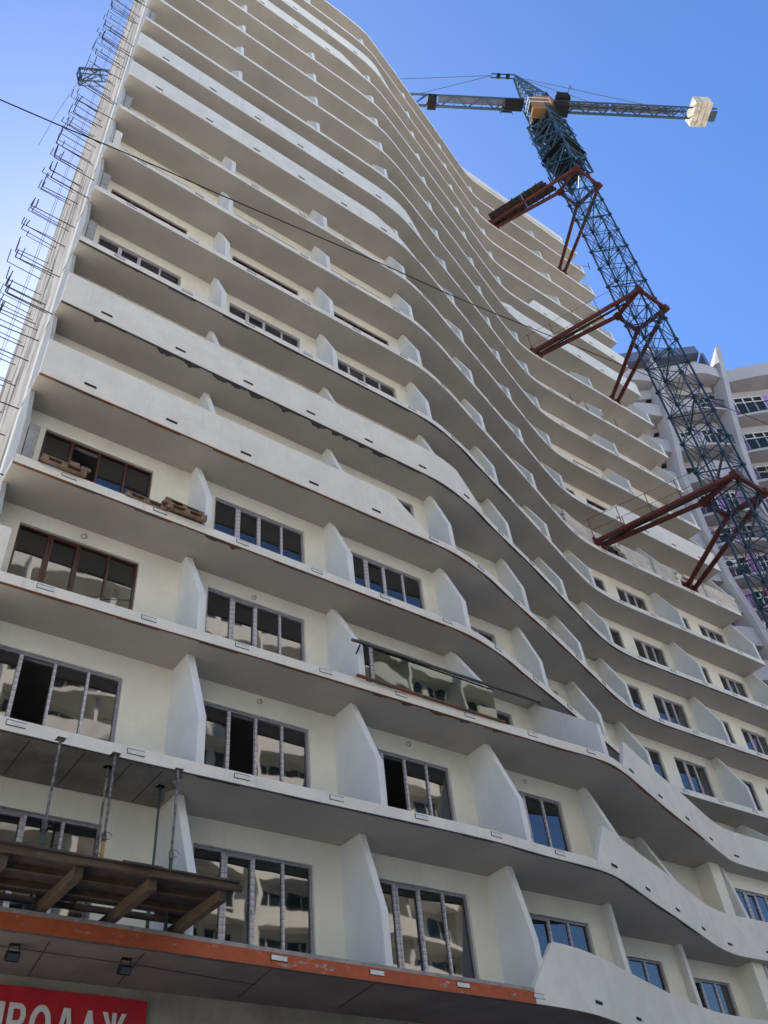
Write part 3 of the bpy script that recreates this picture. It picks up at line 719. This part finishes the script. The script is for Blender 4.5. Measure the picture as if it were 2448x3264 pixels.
for s, t in ((.75, .6), (.75, -.6)): m.bar(J(s, t, 71.1), AP + JN * t * .25, .13)
for s, t in ((-.95, .6), (-.95, -.6)): m.bar(J(s, t, 71.1), AP + JN * t * .25, .11)
for i in range(1, 6):
    f = i / 6
    a = [J(.75, .6, 71.1).lerp(AP + JN * .15, f), J(.75, -.6, 71.1).lerp(AP - JN * .15, f), J(-.95, -.6, 71.1).lerp(AP - JN * .15, f), J(-.95, .6, 71.1).lerp(AP + JN * .15, f)]
    f2 = max(0, (i - 1) / 6)
    b = [J(.75, .6, 71.1).lerp(AP + JN * .15, f2), J(.75, -.6, 71.1).lerp(AP - JN * .15, f2), J(-.95, -.6, 71.1).lerp(AP - JN * .15, f2), J(-.95, .6, 71.1).lerp(AP + JN * .15, f2)]
    for q in range(4): m.bar(a[q], a[(q + 1) % 4], .07); m.bar(b[q], a[(q + 1) % 4], .06)
part('tower_top', m, M['blue2'], T_)
m = MB()
for s in (1.3, 2.1): m.bar(AP + JD * (s - .75) + JN * .18, AP + JD * (s - .75) - JN * .18, .34, n=12)
m.bar(AP + JN * .15, AP + JD * 2.0 + JN * .15, .07); m.bar(AP - JN * .15, AP + JD * 2.0 - JN * .15, .07)
part('pulley_block', m, M['darkmetal'], T_)
m = MB(); m.obox(J(.9, 1.0, 67.2), JD * .55, JN * .42, (0, 0, .75)); bevel(part('operator_cab', m, M['orange'], T_), .06)
m = MB(); m.obox(J(1.47, 1.0, 67.3), JD * .02, JN * .36, (0, 0, .5)); part('cab_window', m, M['glass_t'], T_)
m = MB(); m.obox(J(.1, .9, 68.9), JD * .75, JN * .3, (0, 0, .45)); part('cab_guard_panel', m, M['orange'], T_)
m = MB()
for a, b in (((.3, 2.0), (1.9, 2.0)), ((1.9, 2.0), (1.9, .9))):
    for zz in (66.1, 66.8): m.bar(J(*a, zz), J(*b, zz), .04)
m.bar(J(1.9, 2.0, 65.9), J(1.9, 2.0, 66.9), .04); m.bar(J(.3, 2.0, 65.9), J(.3, 2.0, 66.9), .04)
part('cab_railing', m, M['ac'], T_)
m = MB(); m.obox(J(-1.5, -.5, 72.0), JD * .35, JN * .4, (0, 0, .4)); bevel(part('hoist_motor', m, mat('red_motor', (.4, .02, .02), .5), T_), .05)
m = MB(); m.obox(J(-2.2, .2, 71.2), JD * .5, JN * .5, (0, 0, .5)); m.obox(J(-1.7, 0, 69.9), JD * .7, JN * .5, (0, 0, .35)); bevel(part('winch_housing', m, M['darkmetal'], T_), .03)
m = MB(); m.obox(J(2.0, -.9, 72.3), JD * .45, JN * .35, (0, 0, .35)); part('electrical_cabinet', m, M['darkmetal'], T_)
m = MB()
for a, b in (((2.5, -1.3), (1.5, -1.3)), ((-3, -.9), (-1.6, -.9)), ((-3, .9), (-3, -.9))):
    m.bar(J(*a, 72.6), J(*b, 72.6), .035); m.bar(J(*a, 71.8), J(*a, 72.6), .035); m.bar(J(*b, 71.8), J(*b, 72.6), .035)
part('service_railing', m, M['darkmetal'], T_)
# jib: two bottom chords and one top chord (seen from below as a flat lattice with a walkway)
def jib(s0, s1, w, z, step, hh):
    sg = 1 if s1 > s0 else -1; m = MB(); k = 0
    a = s0
    m.bar(J(s0, -w, z), J(s1, -w, z), .17, .15); m.bar(J(s0, w, z), J(s1, w, z), .11, .11); m.bar(J(s0, 0, z + hh), J(s1, 0, z + hh), .12)
    while (s1 - a) * sg > step * .6:
        b = a + step * sg; mid = (a + b) / 2
        m.bar(J(a, -w, z), J(mid, w, z), .065); m.bar(J(mid, w, z), J(b, -w, z), .065)
        m.bar(J(mid, w, z), J(mid, -w, z), .045)
        m.bar(J(a, -w, z), J(mid, 0, z + hh), .055); m.bar(J(b, -w, z), J(mid, 0, z + hh), .055)
        m.bar(J(a, w, z), J(mid, 0, z + hh), .05); m.bar(J(b, w, z), J(mid, 0, z + hh), .05)
        a = b
    return m
part('jib', jib(1.2, 26, .43, 70.5, 2.2, 1.1), M['blue'], T_)
part('counter_jib', jib(-1.2, -12.6, .43, 70.5, 1.45, .25), M['blue'], T_)
m = MB(); m.obox(J(4.6, .02, 70.72), JD * 3.4, JN * .26, (0, 0, .01)); part('jib_walkway', m, M['mesh'], T_)
m = MB(); m.obox(J(1.9, 0, 70.42), JD * .75, JN * .46, (0, 0, .03)); part('jib_foot_plate', m, M['darkmetal'], T_)
for a, b in ((-2.2, -6.0), (-6.2, -11.6)):
    m = MB(); m.obox(J((a + b) / 2, -.02, 70.72), JD * (abs(b - a) / 2), JN * .26, (0, 0, .01)); part('counter_jib_walkway', m, M['mesh'], T_)
m = MB(); m.obox(J(8.6, .0, 70.2), JD * .35, JN * .5, (0, 0, .3)); m.obox(J(8.6, -.4, 70.8), JD * .3, JN * .15, (0, 0, .3)); m.bar(J(8.4, -.5, 70.0), J(8.4, .6, 70.0), .08); m.bar(J(8.9, -.5, 70.0), J(8.9, .6, 70.0), .08)
part('jib_trolley', m, M['darkmetal'], T_)
for (a, b) in ((AP + JD * 1.9, J(10.6, -.3, 71.6)), (AP + JD * 1.9, J(24, 0, 71.6)), (AP, J(-12.6, -.2, 70.9)), (AP, J(-7.2, -.35, 70.8)), (J(-1.5, -.5, 72.2), J(-9, -.35, 70.9))):
    m = MB(); m.bar(a, b, .05 if a != J(-1.5, -.5, 72.2) else .02, n=6); part('pendant_rope', m, M['rope'], T_)
for k in range(3):
    m = MB(); m.obox(J(-13.15 - k * .47, .10, 70.55), JD * .225, JN * .98, (0, 0, .62)); bevel(part('counterweight_block', m, M['cw'], T_), .04)
m = MB(); m.obox(J(-14.7, -.1, 70.3), JD * .35, JN * .42, (0, 0, .04)); m.bar(J(-12.6, .43, 70.5), J(-15, .43, 70.5), .1); m.bar(J(-12.6, -.43, 70.5), J(-15, -.43, 70.5), .1); part('counter_jib_end', m, M['blue'], T_)
# tie frames at three levels
RX0, RX1, RY0, RY1 = 30.42, 32.68, 11.5, 13.43
for lv, (zz, n) in enumerate(((H(8) + .6, 8), (H(13) + .5, 13), (H(18) + .5, 18))):
    m = MB(); rc = [(RX0, RY0), (RX1, RY0), (RX1 - .25, RY1), (RX0 + .25, RY1)]
    for i in range(4): m.bar((*rc[i], zz), (*rc[(i + 1) % 4], zz), .17, .22)
    for c_ in rc: m.obox((*c_, zz), (.16, 0, 0), (0, .16, 0), (0, 0, .15))
    for q in range(4): m.bar((*rc[q], zz), (*corners[q], zz), .1)
    part('tie_collar', m, M['red'], T_)
    ye = yf(n, 28.3) + .05
    for (a, b) in (((RX0, RY0), (28.12, ye)), ((RX0 + .25, RY1), (28.65, ye)), ((RX1 - .25, RY1), (34.9, ye)), ((RX1, RY0), (35.42, ye))):
        m = MB(); m.bar((*a, zz), (*b, zz - .1), .25, n=10); m.obox((*b, zz - .12), (.16, 0, 0), (0, .14, 0), (0, 0, .2)); part('tie_strut', m, M['red'], T_)
        m = MB(); m.bar((*b, zz - .1), (b[0], b[1] + 1.1, zz - .1), .16, .16); part('tie_anchor', m, M['red'], T_)
    if lv < 2:       # rope railing along the left struts
        a = Vector((RX0 - .25, RY0 + .3, zz)); b = Vector((27.7, ye, zz)); m = MB()
        for k in range(5):
            p = a.lerp(b, .1 + k * .215); m.bar(p, p + Vector((0, 0, 1.05)), .03)
            q = p + Vector((.75, .32, 0)); m.bar(q, q + Vector((0, 0, 1.0)), .03); m.bar(p, q, .035)
        m.bar(a.lerp(b, .1) + Vector((0, 0, 1.05)), b + Vector((0, 0, 1.02)), .018); m.bar(a.lerp(b, .1) + Vector((.75, .32, 1.0)), b + Vector((.75, .32, 1.0)), .018)
        part('tie_handrail', m, M['rust'], T_)
        for off in (.28, .5):
            m = MB(); m.bar(Vector((RX0 + .1, RY0 + 1.1, zz + .14)), Vector((28.15 + off, ye, zz + .05)), .09, .06); part('gangway_plank', m, M['wood'], T_)
# timber walkway laid on the uppermost ties
T2 = thing('timber_gangway', 'dark timber walkway with cross battens laid on the uppermost red tie', 'walkway', (29.4, 15.6, H(18) + .6))
zz = H(18) + .5
a0 = Vector((30.0, 13.2, zz + .16)); b0 = Vector((28.25, 17.7, zz + .1)); d = (b0 - a0); sd_ = Vector((-d.y, d.x, 0)).normalized() * -1
for k in range(5):
    off = (k - 1.6) * .24
    for (f0, f1) in ((0.0 + .03 * k, .47), (.475, 1.0)):
        m = MB(); m.bar(a0 + sd_ * -off + d * f0, a0 + sd_ * -off + d * f1, .22, .045); part('plank', m, M['ply'], T2)
for k in range(11):
    p = a0 + d * (.03 + k * .096); r1_ = random.uniform(.55, .85); r2_ = random.uniform(.45, .8)
    m = MB(); m.bar(p - sd_ * r1_ - Vector((0, 0, .07)), p + sd_ * r2_ - Vector((0, 0, .07)), .09, .06); part('batten', m, M['wood'], T2)
# tall railing posts on the thirteenth slab
for i, x in enumerate((30.3, 31.6, 33.0, 34.1)):
    m = MB(); y_ = yf(12, x) - .02; z_ = H(12); m.bar((x, y_, z_ + .15), (x - .02, y_, z_ + .95), .03); m.bar((x - .12, y_, z_ + .45), (x + .1, y_, z_ + .4), .025)
    lab = ('leftmost of the four rusty posts on the balcony edge between the middle red struts', 'second from left of the four rusty posts between the middle red struts', 'third from left of the four rusty posts between the middle red struts', 'rightmost of the four rusty posts between the middle red struts')[i]
    tag(part('edge_post', m, M['rust']), lab, 'post', 'rusty edge posts')
m = MB(); m.path([(38.4, 18.2, H(19) + 1.6), (39.35, 17.6, H(19) + 1.65)], .035, 5); m.bar((39.3, 17.6, H(19) + 1.2), (39.4, 17.55, H(19) + 2.2), .04)
tag(part('roof_antenna_arm', m, M['darkmetal']), 'thin dark steel arm with short upright at the top right corner of the building', 'bracket')

# ------------------------------------------------------------------ lilac tower behind
F1 = Vector((44.8, 19.9, 0)); TD = Vector((.77, -.638, 0)); TN = Vector((-.638, -.77, 0))
D0 = 43.9
def TP(s, z, off=0.0):   # point on the tower; off is metres towards the street
    return F1 + TD * s + TN * off + Vector((0, 0, z))
P2 = thing('lilac_apartment_tower', 'pale lilac and purple apartment tower with curved balconies, behind the crane at right', 'building', (54, 24, -EYE))
LV = [47.62, 43.8, 40.5, 37.45, 34.85, 32.1, 29.65, 27.2, 24.8, 22.3, 19.8, 17.3]
def lin(P, z):
    if z >= P[0][0]: return P[0][1]
    for a, b in zip(P, P[1:]):
        if z >= b[0]: return a[1] + (b[1] - a[1]) * (a[0] - z) / (a[0] - b[0])
    return P[-1][1]
S1 = [(55.5, 1.45), (50.5, .95), (47.7, .5), (44.2, .05), (41.5, -.4), (36.5, -.6), (32, -.5), (29.4, -.1), (24, .5), (10, 1.5)]
S2 = [(54.7, 6.6), (50.7, 5.85), (46.8, 5.05), (43, 4.4), (40.5, 4.05), (36, 3.6), (30, 3.5), (10, 4.2)]
def fin(SP, ztop, w=.34, offf=.5, offb=-.7, ang=0):
    m = MB(); zs_ = [ztop] + [p[0] for p in SP if p[0] < ztop - .3]
    for z1, z0 in zip(zs_, zs_[1:]):
        a1, a0 = lin(SP, z1), lin(SP, z0)
        q = [TP(a0 - w / 2, z0, offf), TP(a0 + w / 2, z0, offf), TP(a0 + w / 2 - .5, z0, offb), TP(a0 - w / 2 - .5, z0, offb)]
        t = [TP(a1 - w / 2, z1, offf), TP(a1 + w / 2, z1, offf), TP(a1 + w / 2 - .5, z1 - (.9 if z1 == ztop else 0), offb), TP(a1 - w / 2 - .5, z1 - (.9 if z1 == ztop else 0), offb)]
        for k in range(4): m.face([q[k], q[(k + 1) % 4], t[(k + 1) % 4], t[k]])
        m.face([t[0], t[1], t[2], t[3]])
    return part('concrete_fin', m, M['lilacwall'], P2)
fin(S1, 55.5); fin(S2, 54.7)
fin([(50, 14.5), (40, 13.5), (20, 12)], 50)
fin([(52, -7), (30, -8), (10, -7)], 52)
def tslab(sa, sb, z, bul, base=0.0, par=None, th=.2, prof=None, wallmat=None, name='balcony'):
    m = MB(); N_ = 12
    off = (lambda t: base + bul * math.sin(math.pi * t)) if prof is None else prof
    for k in range(N_):
        t0, t1 = k / N_, (k + 1) / N_; a, b = sa + (sb - sa) * t0, sa + (sb - sa) * t1; o0, o1 = off(t0), off(t1)
        m.face([TP(a, z, o0), TP(a, z, -2.2), TP(b, z, -2.2), TP(b, z, o1)], 1)
        m.face([TP(a, z + th, o0), TP(b, z + th, o1), TP(b, z + th, -2.2), TP(a, z + th, -2.2)])
        m.face([TP(a, z, o0), TP(b, z, o1), TP(b, z + th, o1), TP(a, z + th, o0)])
        if par:
            h0, h1 = par(t0), par(t1)
            if h0 > .05 or h1 > .05:
                m.face([TP(a, z + th, o0), TP(b, z + th, o1), TP(b, z + th + h1, o1), TP(a, z + th + h0, o0)])
                m.face([TP(a, z + th, o0 - .15), TP(a, z + th + h0, o0 - .15), TP(b, z + th + h1, o1 - .15), TP(b, z + th, o1 - .15)])
                m.face([TP(a, z + th + h0, o0), TP(b, z + th + h1, o1), TP(b, z + th + h1, o1 - .15), TP(a, z + th + h0, o0 - .15)])
    part(name, m, [M['lilacwall'], M['tsoffit']], P2)
    return off
def trail(sa, sb, z, off, f0=0, f1=1):
    m = MB(); n_ = max(4, int(abs(sb - sa) * (f1 - f0) / .16))
    for k in range(n_ + 1):
        t = f0 + (f1 - f0) * k / n_; s = sa + (sb - sa) * t; p = TP(s, z, off(t) - .05)
        m.bar(p, p + Vector((0, 0, 1.0)), .03)
        if k:
            m.bar(pp + Vector((0, 0, 1.0)), p + Vector((0, 0, 1.0)), .05); m.bar(pp + Vector((0, 0, .1)), p + Vector((0, 0, .1)), .035)
        pp = p
    part('balcony_railing', m, M['rail'], P2)
def twin(s0, s1, z0, z1, off=-.93, k=3, transom=True):
    m = MB(); f = .07
    def bx(a, b, c, d, o0=off, o1=off + .06):
        m.obox(TP((a + b) / 2, (c + d) / 2, (o0 + o1) / 2), TD * (b - a) / 2, TN * .035, (0, 0, (d - c) / 2))
    bx(s0, s1, z0, z0 + f); bx(s0, s1, z1 - f, z1); bx(s0, s0 + f, z0, z1); bx(s1 - f, s1, z0, z1)
    for i in range(1, k): x = s0 + (s1 - s0) * i / k; bx(x - .04, x + .04, z0, z1)
    if transom: bx(s0, s1, z1 - .62, z1 - .55)
    w_ = part('window', m, M['pvc'], P2)
    for i in range(k):
        a = s0 + (s1 - s0) * i / k + .05; b = s0 + (s1 - s0) * (i + 1) / k - .05
        g_ = MB(); g_.obox(TP((a + b) / 2, (z0 + z1) / 2, off - .01), TD * (b - a) / 2, TN * .01, (0, 0, (z1 - z0) / 2 - .05)); part('pane', g_, M['glass_t'], w_)
def tpan(s0, s1, z0, z1, off=-.94, mt='purple'):
    m = MB(); m.obox(TP((s0 + s1) / 2, (z0 + z1) / 2, off - .1), TD * (s1 - s0) / 2, TN * .1, (0, 0, (z1 - z0) / 2)); part('purple_panel', m, M[mt], P2)
def acu(s, z, off=-.2):
    m = MB(); m.obox(TP(s, z + .3, off), TD * .42, TN * .16, (0, 0, .3)); o = bevel(part('air_conditioner', m, M['ac'], P2), .03)
    m = MB(); m.bar(TP(s - .08, z + .3, off + .162), TP(s - .08, z + .3, off + .178), .46, n=16); part('fan_grille', m, M['rail'], o)
# body
m = MB(); q = [TP(-12, 0, -1.0), TP(16, 0, -1.0), TP(16, 0, -14), TP(-12, 0, -14)]
for k in range(4):
    a, b = q[k], q[(k + 1) % 4]; m.face([(a.x, a.y, -EYE), (b.x, b.y, -EYE), (b.x, b.y, 50.8), (a.x, a.y, 50.8)])
m.face([(p.x, p.y, 50.8) for p in q]); part('tower_body', m, M['lilacwall'], P2)
# penthouse and roof slab
m = MB(); m.obox(TP(.6, 52.6, -1.85), TD * 4.4, TN * 1.3, (0, 0, 2.0)); part('penthouse_wall', m, M['lilacwall'], P2)
m = MB()
A1 = [TP(-3, 55.4, .3), TP(5.0, 55.35, .3), TP(5.0, 55.35, -8), TP(-3, 55.4, -8)]; A0 = [TP(-3, 54.15, .3), TP(5.1, 54.5, .3), TP(5.1, 54.5, -8), TP(-3, 54.15, -8)]
for k in range(4): m.face([A0[k], A0[(k + 1) % 4], A1[(k + 1) % 4], A1[k]])
m.face(A1); m.face(A0[::-1])
m.obox(TP(5.35, 53.4, -3.4), TD * .1, TN * 3.6, (0, 0, 1.1)); part('roof_fascia', m, M['slate'], P2)
twin(1.6, 4.2, 52.25, 53.75, -.5, 4, False); tpan(4.25, 4.95, 52.1, 53.9, -.52); tpan(-.6, .9, 52.2, 53.6, -.52); twin(-2.2, -.8, 52.2, 53.6, -.5, 2, False)
# bay between the fins
def b12(z): return lin(S1, z) - .1, lin(S2, z) + .05
a, b = b12(51.2); tslab(a, b, 51.2, .9, .1, par=lambda t: 1.15 - .15 * t, th=.2)
for i, z in enumerate(LV):
    a, b = b12(z)
    hi = LV[i - 1] - z if i else 3.5
    if i in (0, 1):
        off = tslab(a, b, z, .5, .05, par=lambda t: 1.05 if t < .5 else 0); trail(a, b, z + .2, off, .5, 1)
        a += .7; t_ = z + hi - .75
        twin(a + .4, a + 1.7, z + 1.2, t_, k=2); twin(a + 2.25, a + 3.6, z + .25, t_, k=3)
        tpan(a + 1.72, a + 2.22, z + .2, t_ + .1); tpan(a + 3.65, a + 4.7, z + .2, t_ + .1); acu(b - .3, z + 2.4, -1.0)
        if i: acu(a + .3, z + 2.3, -1.0)
    elif i == 2:
        tslab(a, b, z, 0, par=lambda t: .5 + 1.45 * (t > .0) * (.5 - .5 * math.cos(min(1, t * 1.5) * math.pi)) * .9, prof=lambda t: .2 + .3 * math.sin(t * 5))
        a += .7; twin(a + .3, a + 2.4, z + 1.2, z + hi - .6, k=2, transom=False); tpan(a + 2.45, a + 3.2, z + .3, z + hi - .5); twin(a + 3.3, a + 4.4, z + 1.2, z + hi - .6, k=2, transom=False)
    else:
        off = tslab(a, b, z, .45, .1); trail(a, b, z + .2, off)
        m = MB(); m.obox(TP((a + b) / 2, z + hi / 2 + .1, -.8), TD * (b - a) / 2, TN * .05, (0, 0, hi / 2 - .15)); part('tower_wall', m, M['lilacwall'], P2)
        a += .3; TW = -.7
        tpan(a + .05, a + .75, z + .2, z + hi - .2, TW); twin(a + .8, a + 1.9, z + .25, z + hi - .35, TW + .02, k=2); tpan(a + 1.95, a + 2.5, z + .2, z + hi - .2, TW); twin(a + 2.55, a + 3.3, z + .25, z + hi - .35, TW + .02, k=2)
        tpan(a + 3.35, b - .1, z + .2, z + hi - .2, TW)
        if i % 2: acu(a + .5, z + 1.2, -.2)
# right bay
zr = [50.72, 46.75, 43.0, 40.1, 37.2, 34.4, 31.6, 28.9, 26.2, 23.5, 20.8]
for i, z in enumerate(zr):
    a = lin(S2, z) + .1; b = a + 9
    if i == 0:
        tslab(a, b, z, .5, .1, par=lambda t: 1.12); continue
    off = tslab(a, b, z, .35, .1, th=.22)
    if i in (1, 3, 5, 7): trail(a, b, z + .2, off)
    else: trail(a, b, z + .2, off, .0, 1)
    hi = zr[i - 1] - z
    a += .75; t_ = z + hi - .75 if i < 3 else z + hi - .45
    twin(a + .45, a + 2.7, z + .3, t_, k=3); tpan(a + 2.75, a + 3.5, z + .2, t_); tpan(a - .2, a + .42, z + .2, t_)
    twin(a + 3.6, a + 6.2, z + .3, t_, k=3); tpan(a + 6.3, a + 7.2, z + .2, t_)
# left bay
for i, z in enumerate([51.6] + LV):
    b = lin(S1, z) + .1; a = b - 5.5; hi = 2.9
    tslab(a, b, z, .7, .0, par=lambda t: 1.15 if i < 20 else 0, th=.18)
    tpan(b - 1.2, b + .4, z + .2, z + 2.75, -1.38 if z > 39 else -.5); twin(b - 2.6, b - 1.25, z + 1.2, z + 2.6, k=2); acu(b - .2, z + 2.1, -1.0); acu(b - 1.3, z + 1.2, -.7)
    m = MB(); m.obox(TP(b - .3, z + 3.0, -.9), TD * .4, TN * .25, (0, 0, .04)); part('grey_duct', m, M['rail'], P2)
# red notice on a balcony rail
T_ = thing('red_notice', 'small red banner with white characters hung on a balcony rail of the lilac tower', 'banner', TP(1.25, 29.3, .9))
zz = 29.75; aa = b12(zz)[0]
m = MB(); m.obox(TP(1.45, 30.15, .98), TD * .5, TN * .01, (0, 0, .42)); part('notice_sheet', m, mat('bright_red_vinyl', (.6, .012, .03), .5), T_)
for k in range(3):
    for r in range(2):
        m = MB(); s0 = 1.08 + k * .26; z0 = 30.22 - r * .3
        if k % 2 == 0: m.obox(TP(s0, z0 + .08, 1.0), TD * .02, TN * .004, (0, 0, .1))
        m.obox(TP(s0 + .06, z0 + .16, 1.0), TD * .07, TN * .004, (0, 0, .02)); m.obox(TP(s0 + .06, z0, 1.0), TD * .07, TN * .004, (0, 0, .02)); m.obox(TP(s0 + .12, z0 + .08, 1.0), TD * .02, TN * .004, (0, 0, .09))
        part('letter', m, M['letter'], T_)

# ------------------------------------------------------------------ building across the street (seen mirrored in the glass, and bouncing light)
P3 = thing('opposite_apartment_building', 'sunlit cream apartment building across the street, seen mirrored in the windows', 'building', (10, -26, -EYE))
yo = -19.0
m = MB(); m.box(-22, 20, -34, yo - 1.6, -EYE, 42); m.box(20.01, 36, -34, yo - 1.6, -EYE, 50); m.box(36.01, 52, -34, yo - 1.6, -EYE, 44); part('facade', m, M['oppo'], P3)
for k in range(14):
    z = 1.6 + 3 * k; m = MB(); xs_ = [-22 + i * 1.0 for i in range(75)]
    for a, b in zip(xs_, xs_[1:]):
        ya = yo + .9 * math.sin(a * .33 + .2 * k); yb = yo + .9 * math.sin(b * .33 + .2 * k)
        hgt = 1.2 if (int((a + 22) / 7) + k) % 3 else .3
        m.face([(a, ya, z), (a, ya, z + hgt), (b, yb, z + hgt), (b, yb, z)]); m.face([(a, ya, z), (b, yb, z), (b, yo - 1.6, z), (a, yo - 1.6, z)]); m.face([(a, ya, z + .25), (a, yo - 1.6, z + .25), (b, yo - 1.6, z + .25), (b, yb, z + .25)])
    part('balcony', m, M['oppo'], P3)
for x in range(-20, 50, 6):
    m = MB(); m.box(x, x + .3, yo - 1.6, yo + .3, -EYE, 41.5); part('fin', m, M['oppo'], P3)
    for k in range(14):
        z = 1.9 + 3 * k; m = MB(); m.box(x + .9, x + 3.0, yo - 1.6, yo - 1.56, z, z + 2.1); m.box(x + 3.5, x + 5.4, yo - 1.6, yo - 1.56, z - .1, z + 2.2); w_ = part('window', m, M['glass_t'], P3)
        m = MB(); m.box(x + 1.9, x + 1.98, yo - 1.56, yo - 1.5, z, z + 2.1); m.box(x + 4.4, x + 4.48, yo - 1.56, yo - 1.5, z, z + 2.1); m.box(x + .9, x + 3, yo - 1.56, yo - 1.5, z + .6, z + .68); m.box(x + 3.5, x + 5.4, yo - 1.56, yo - 1.5, z + .6, z + .68); part('glazing_bar', m, M['pvc'], P3)
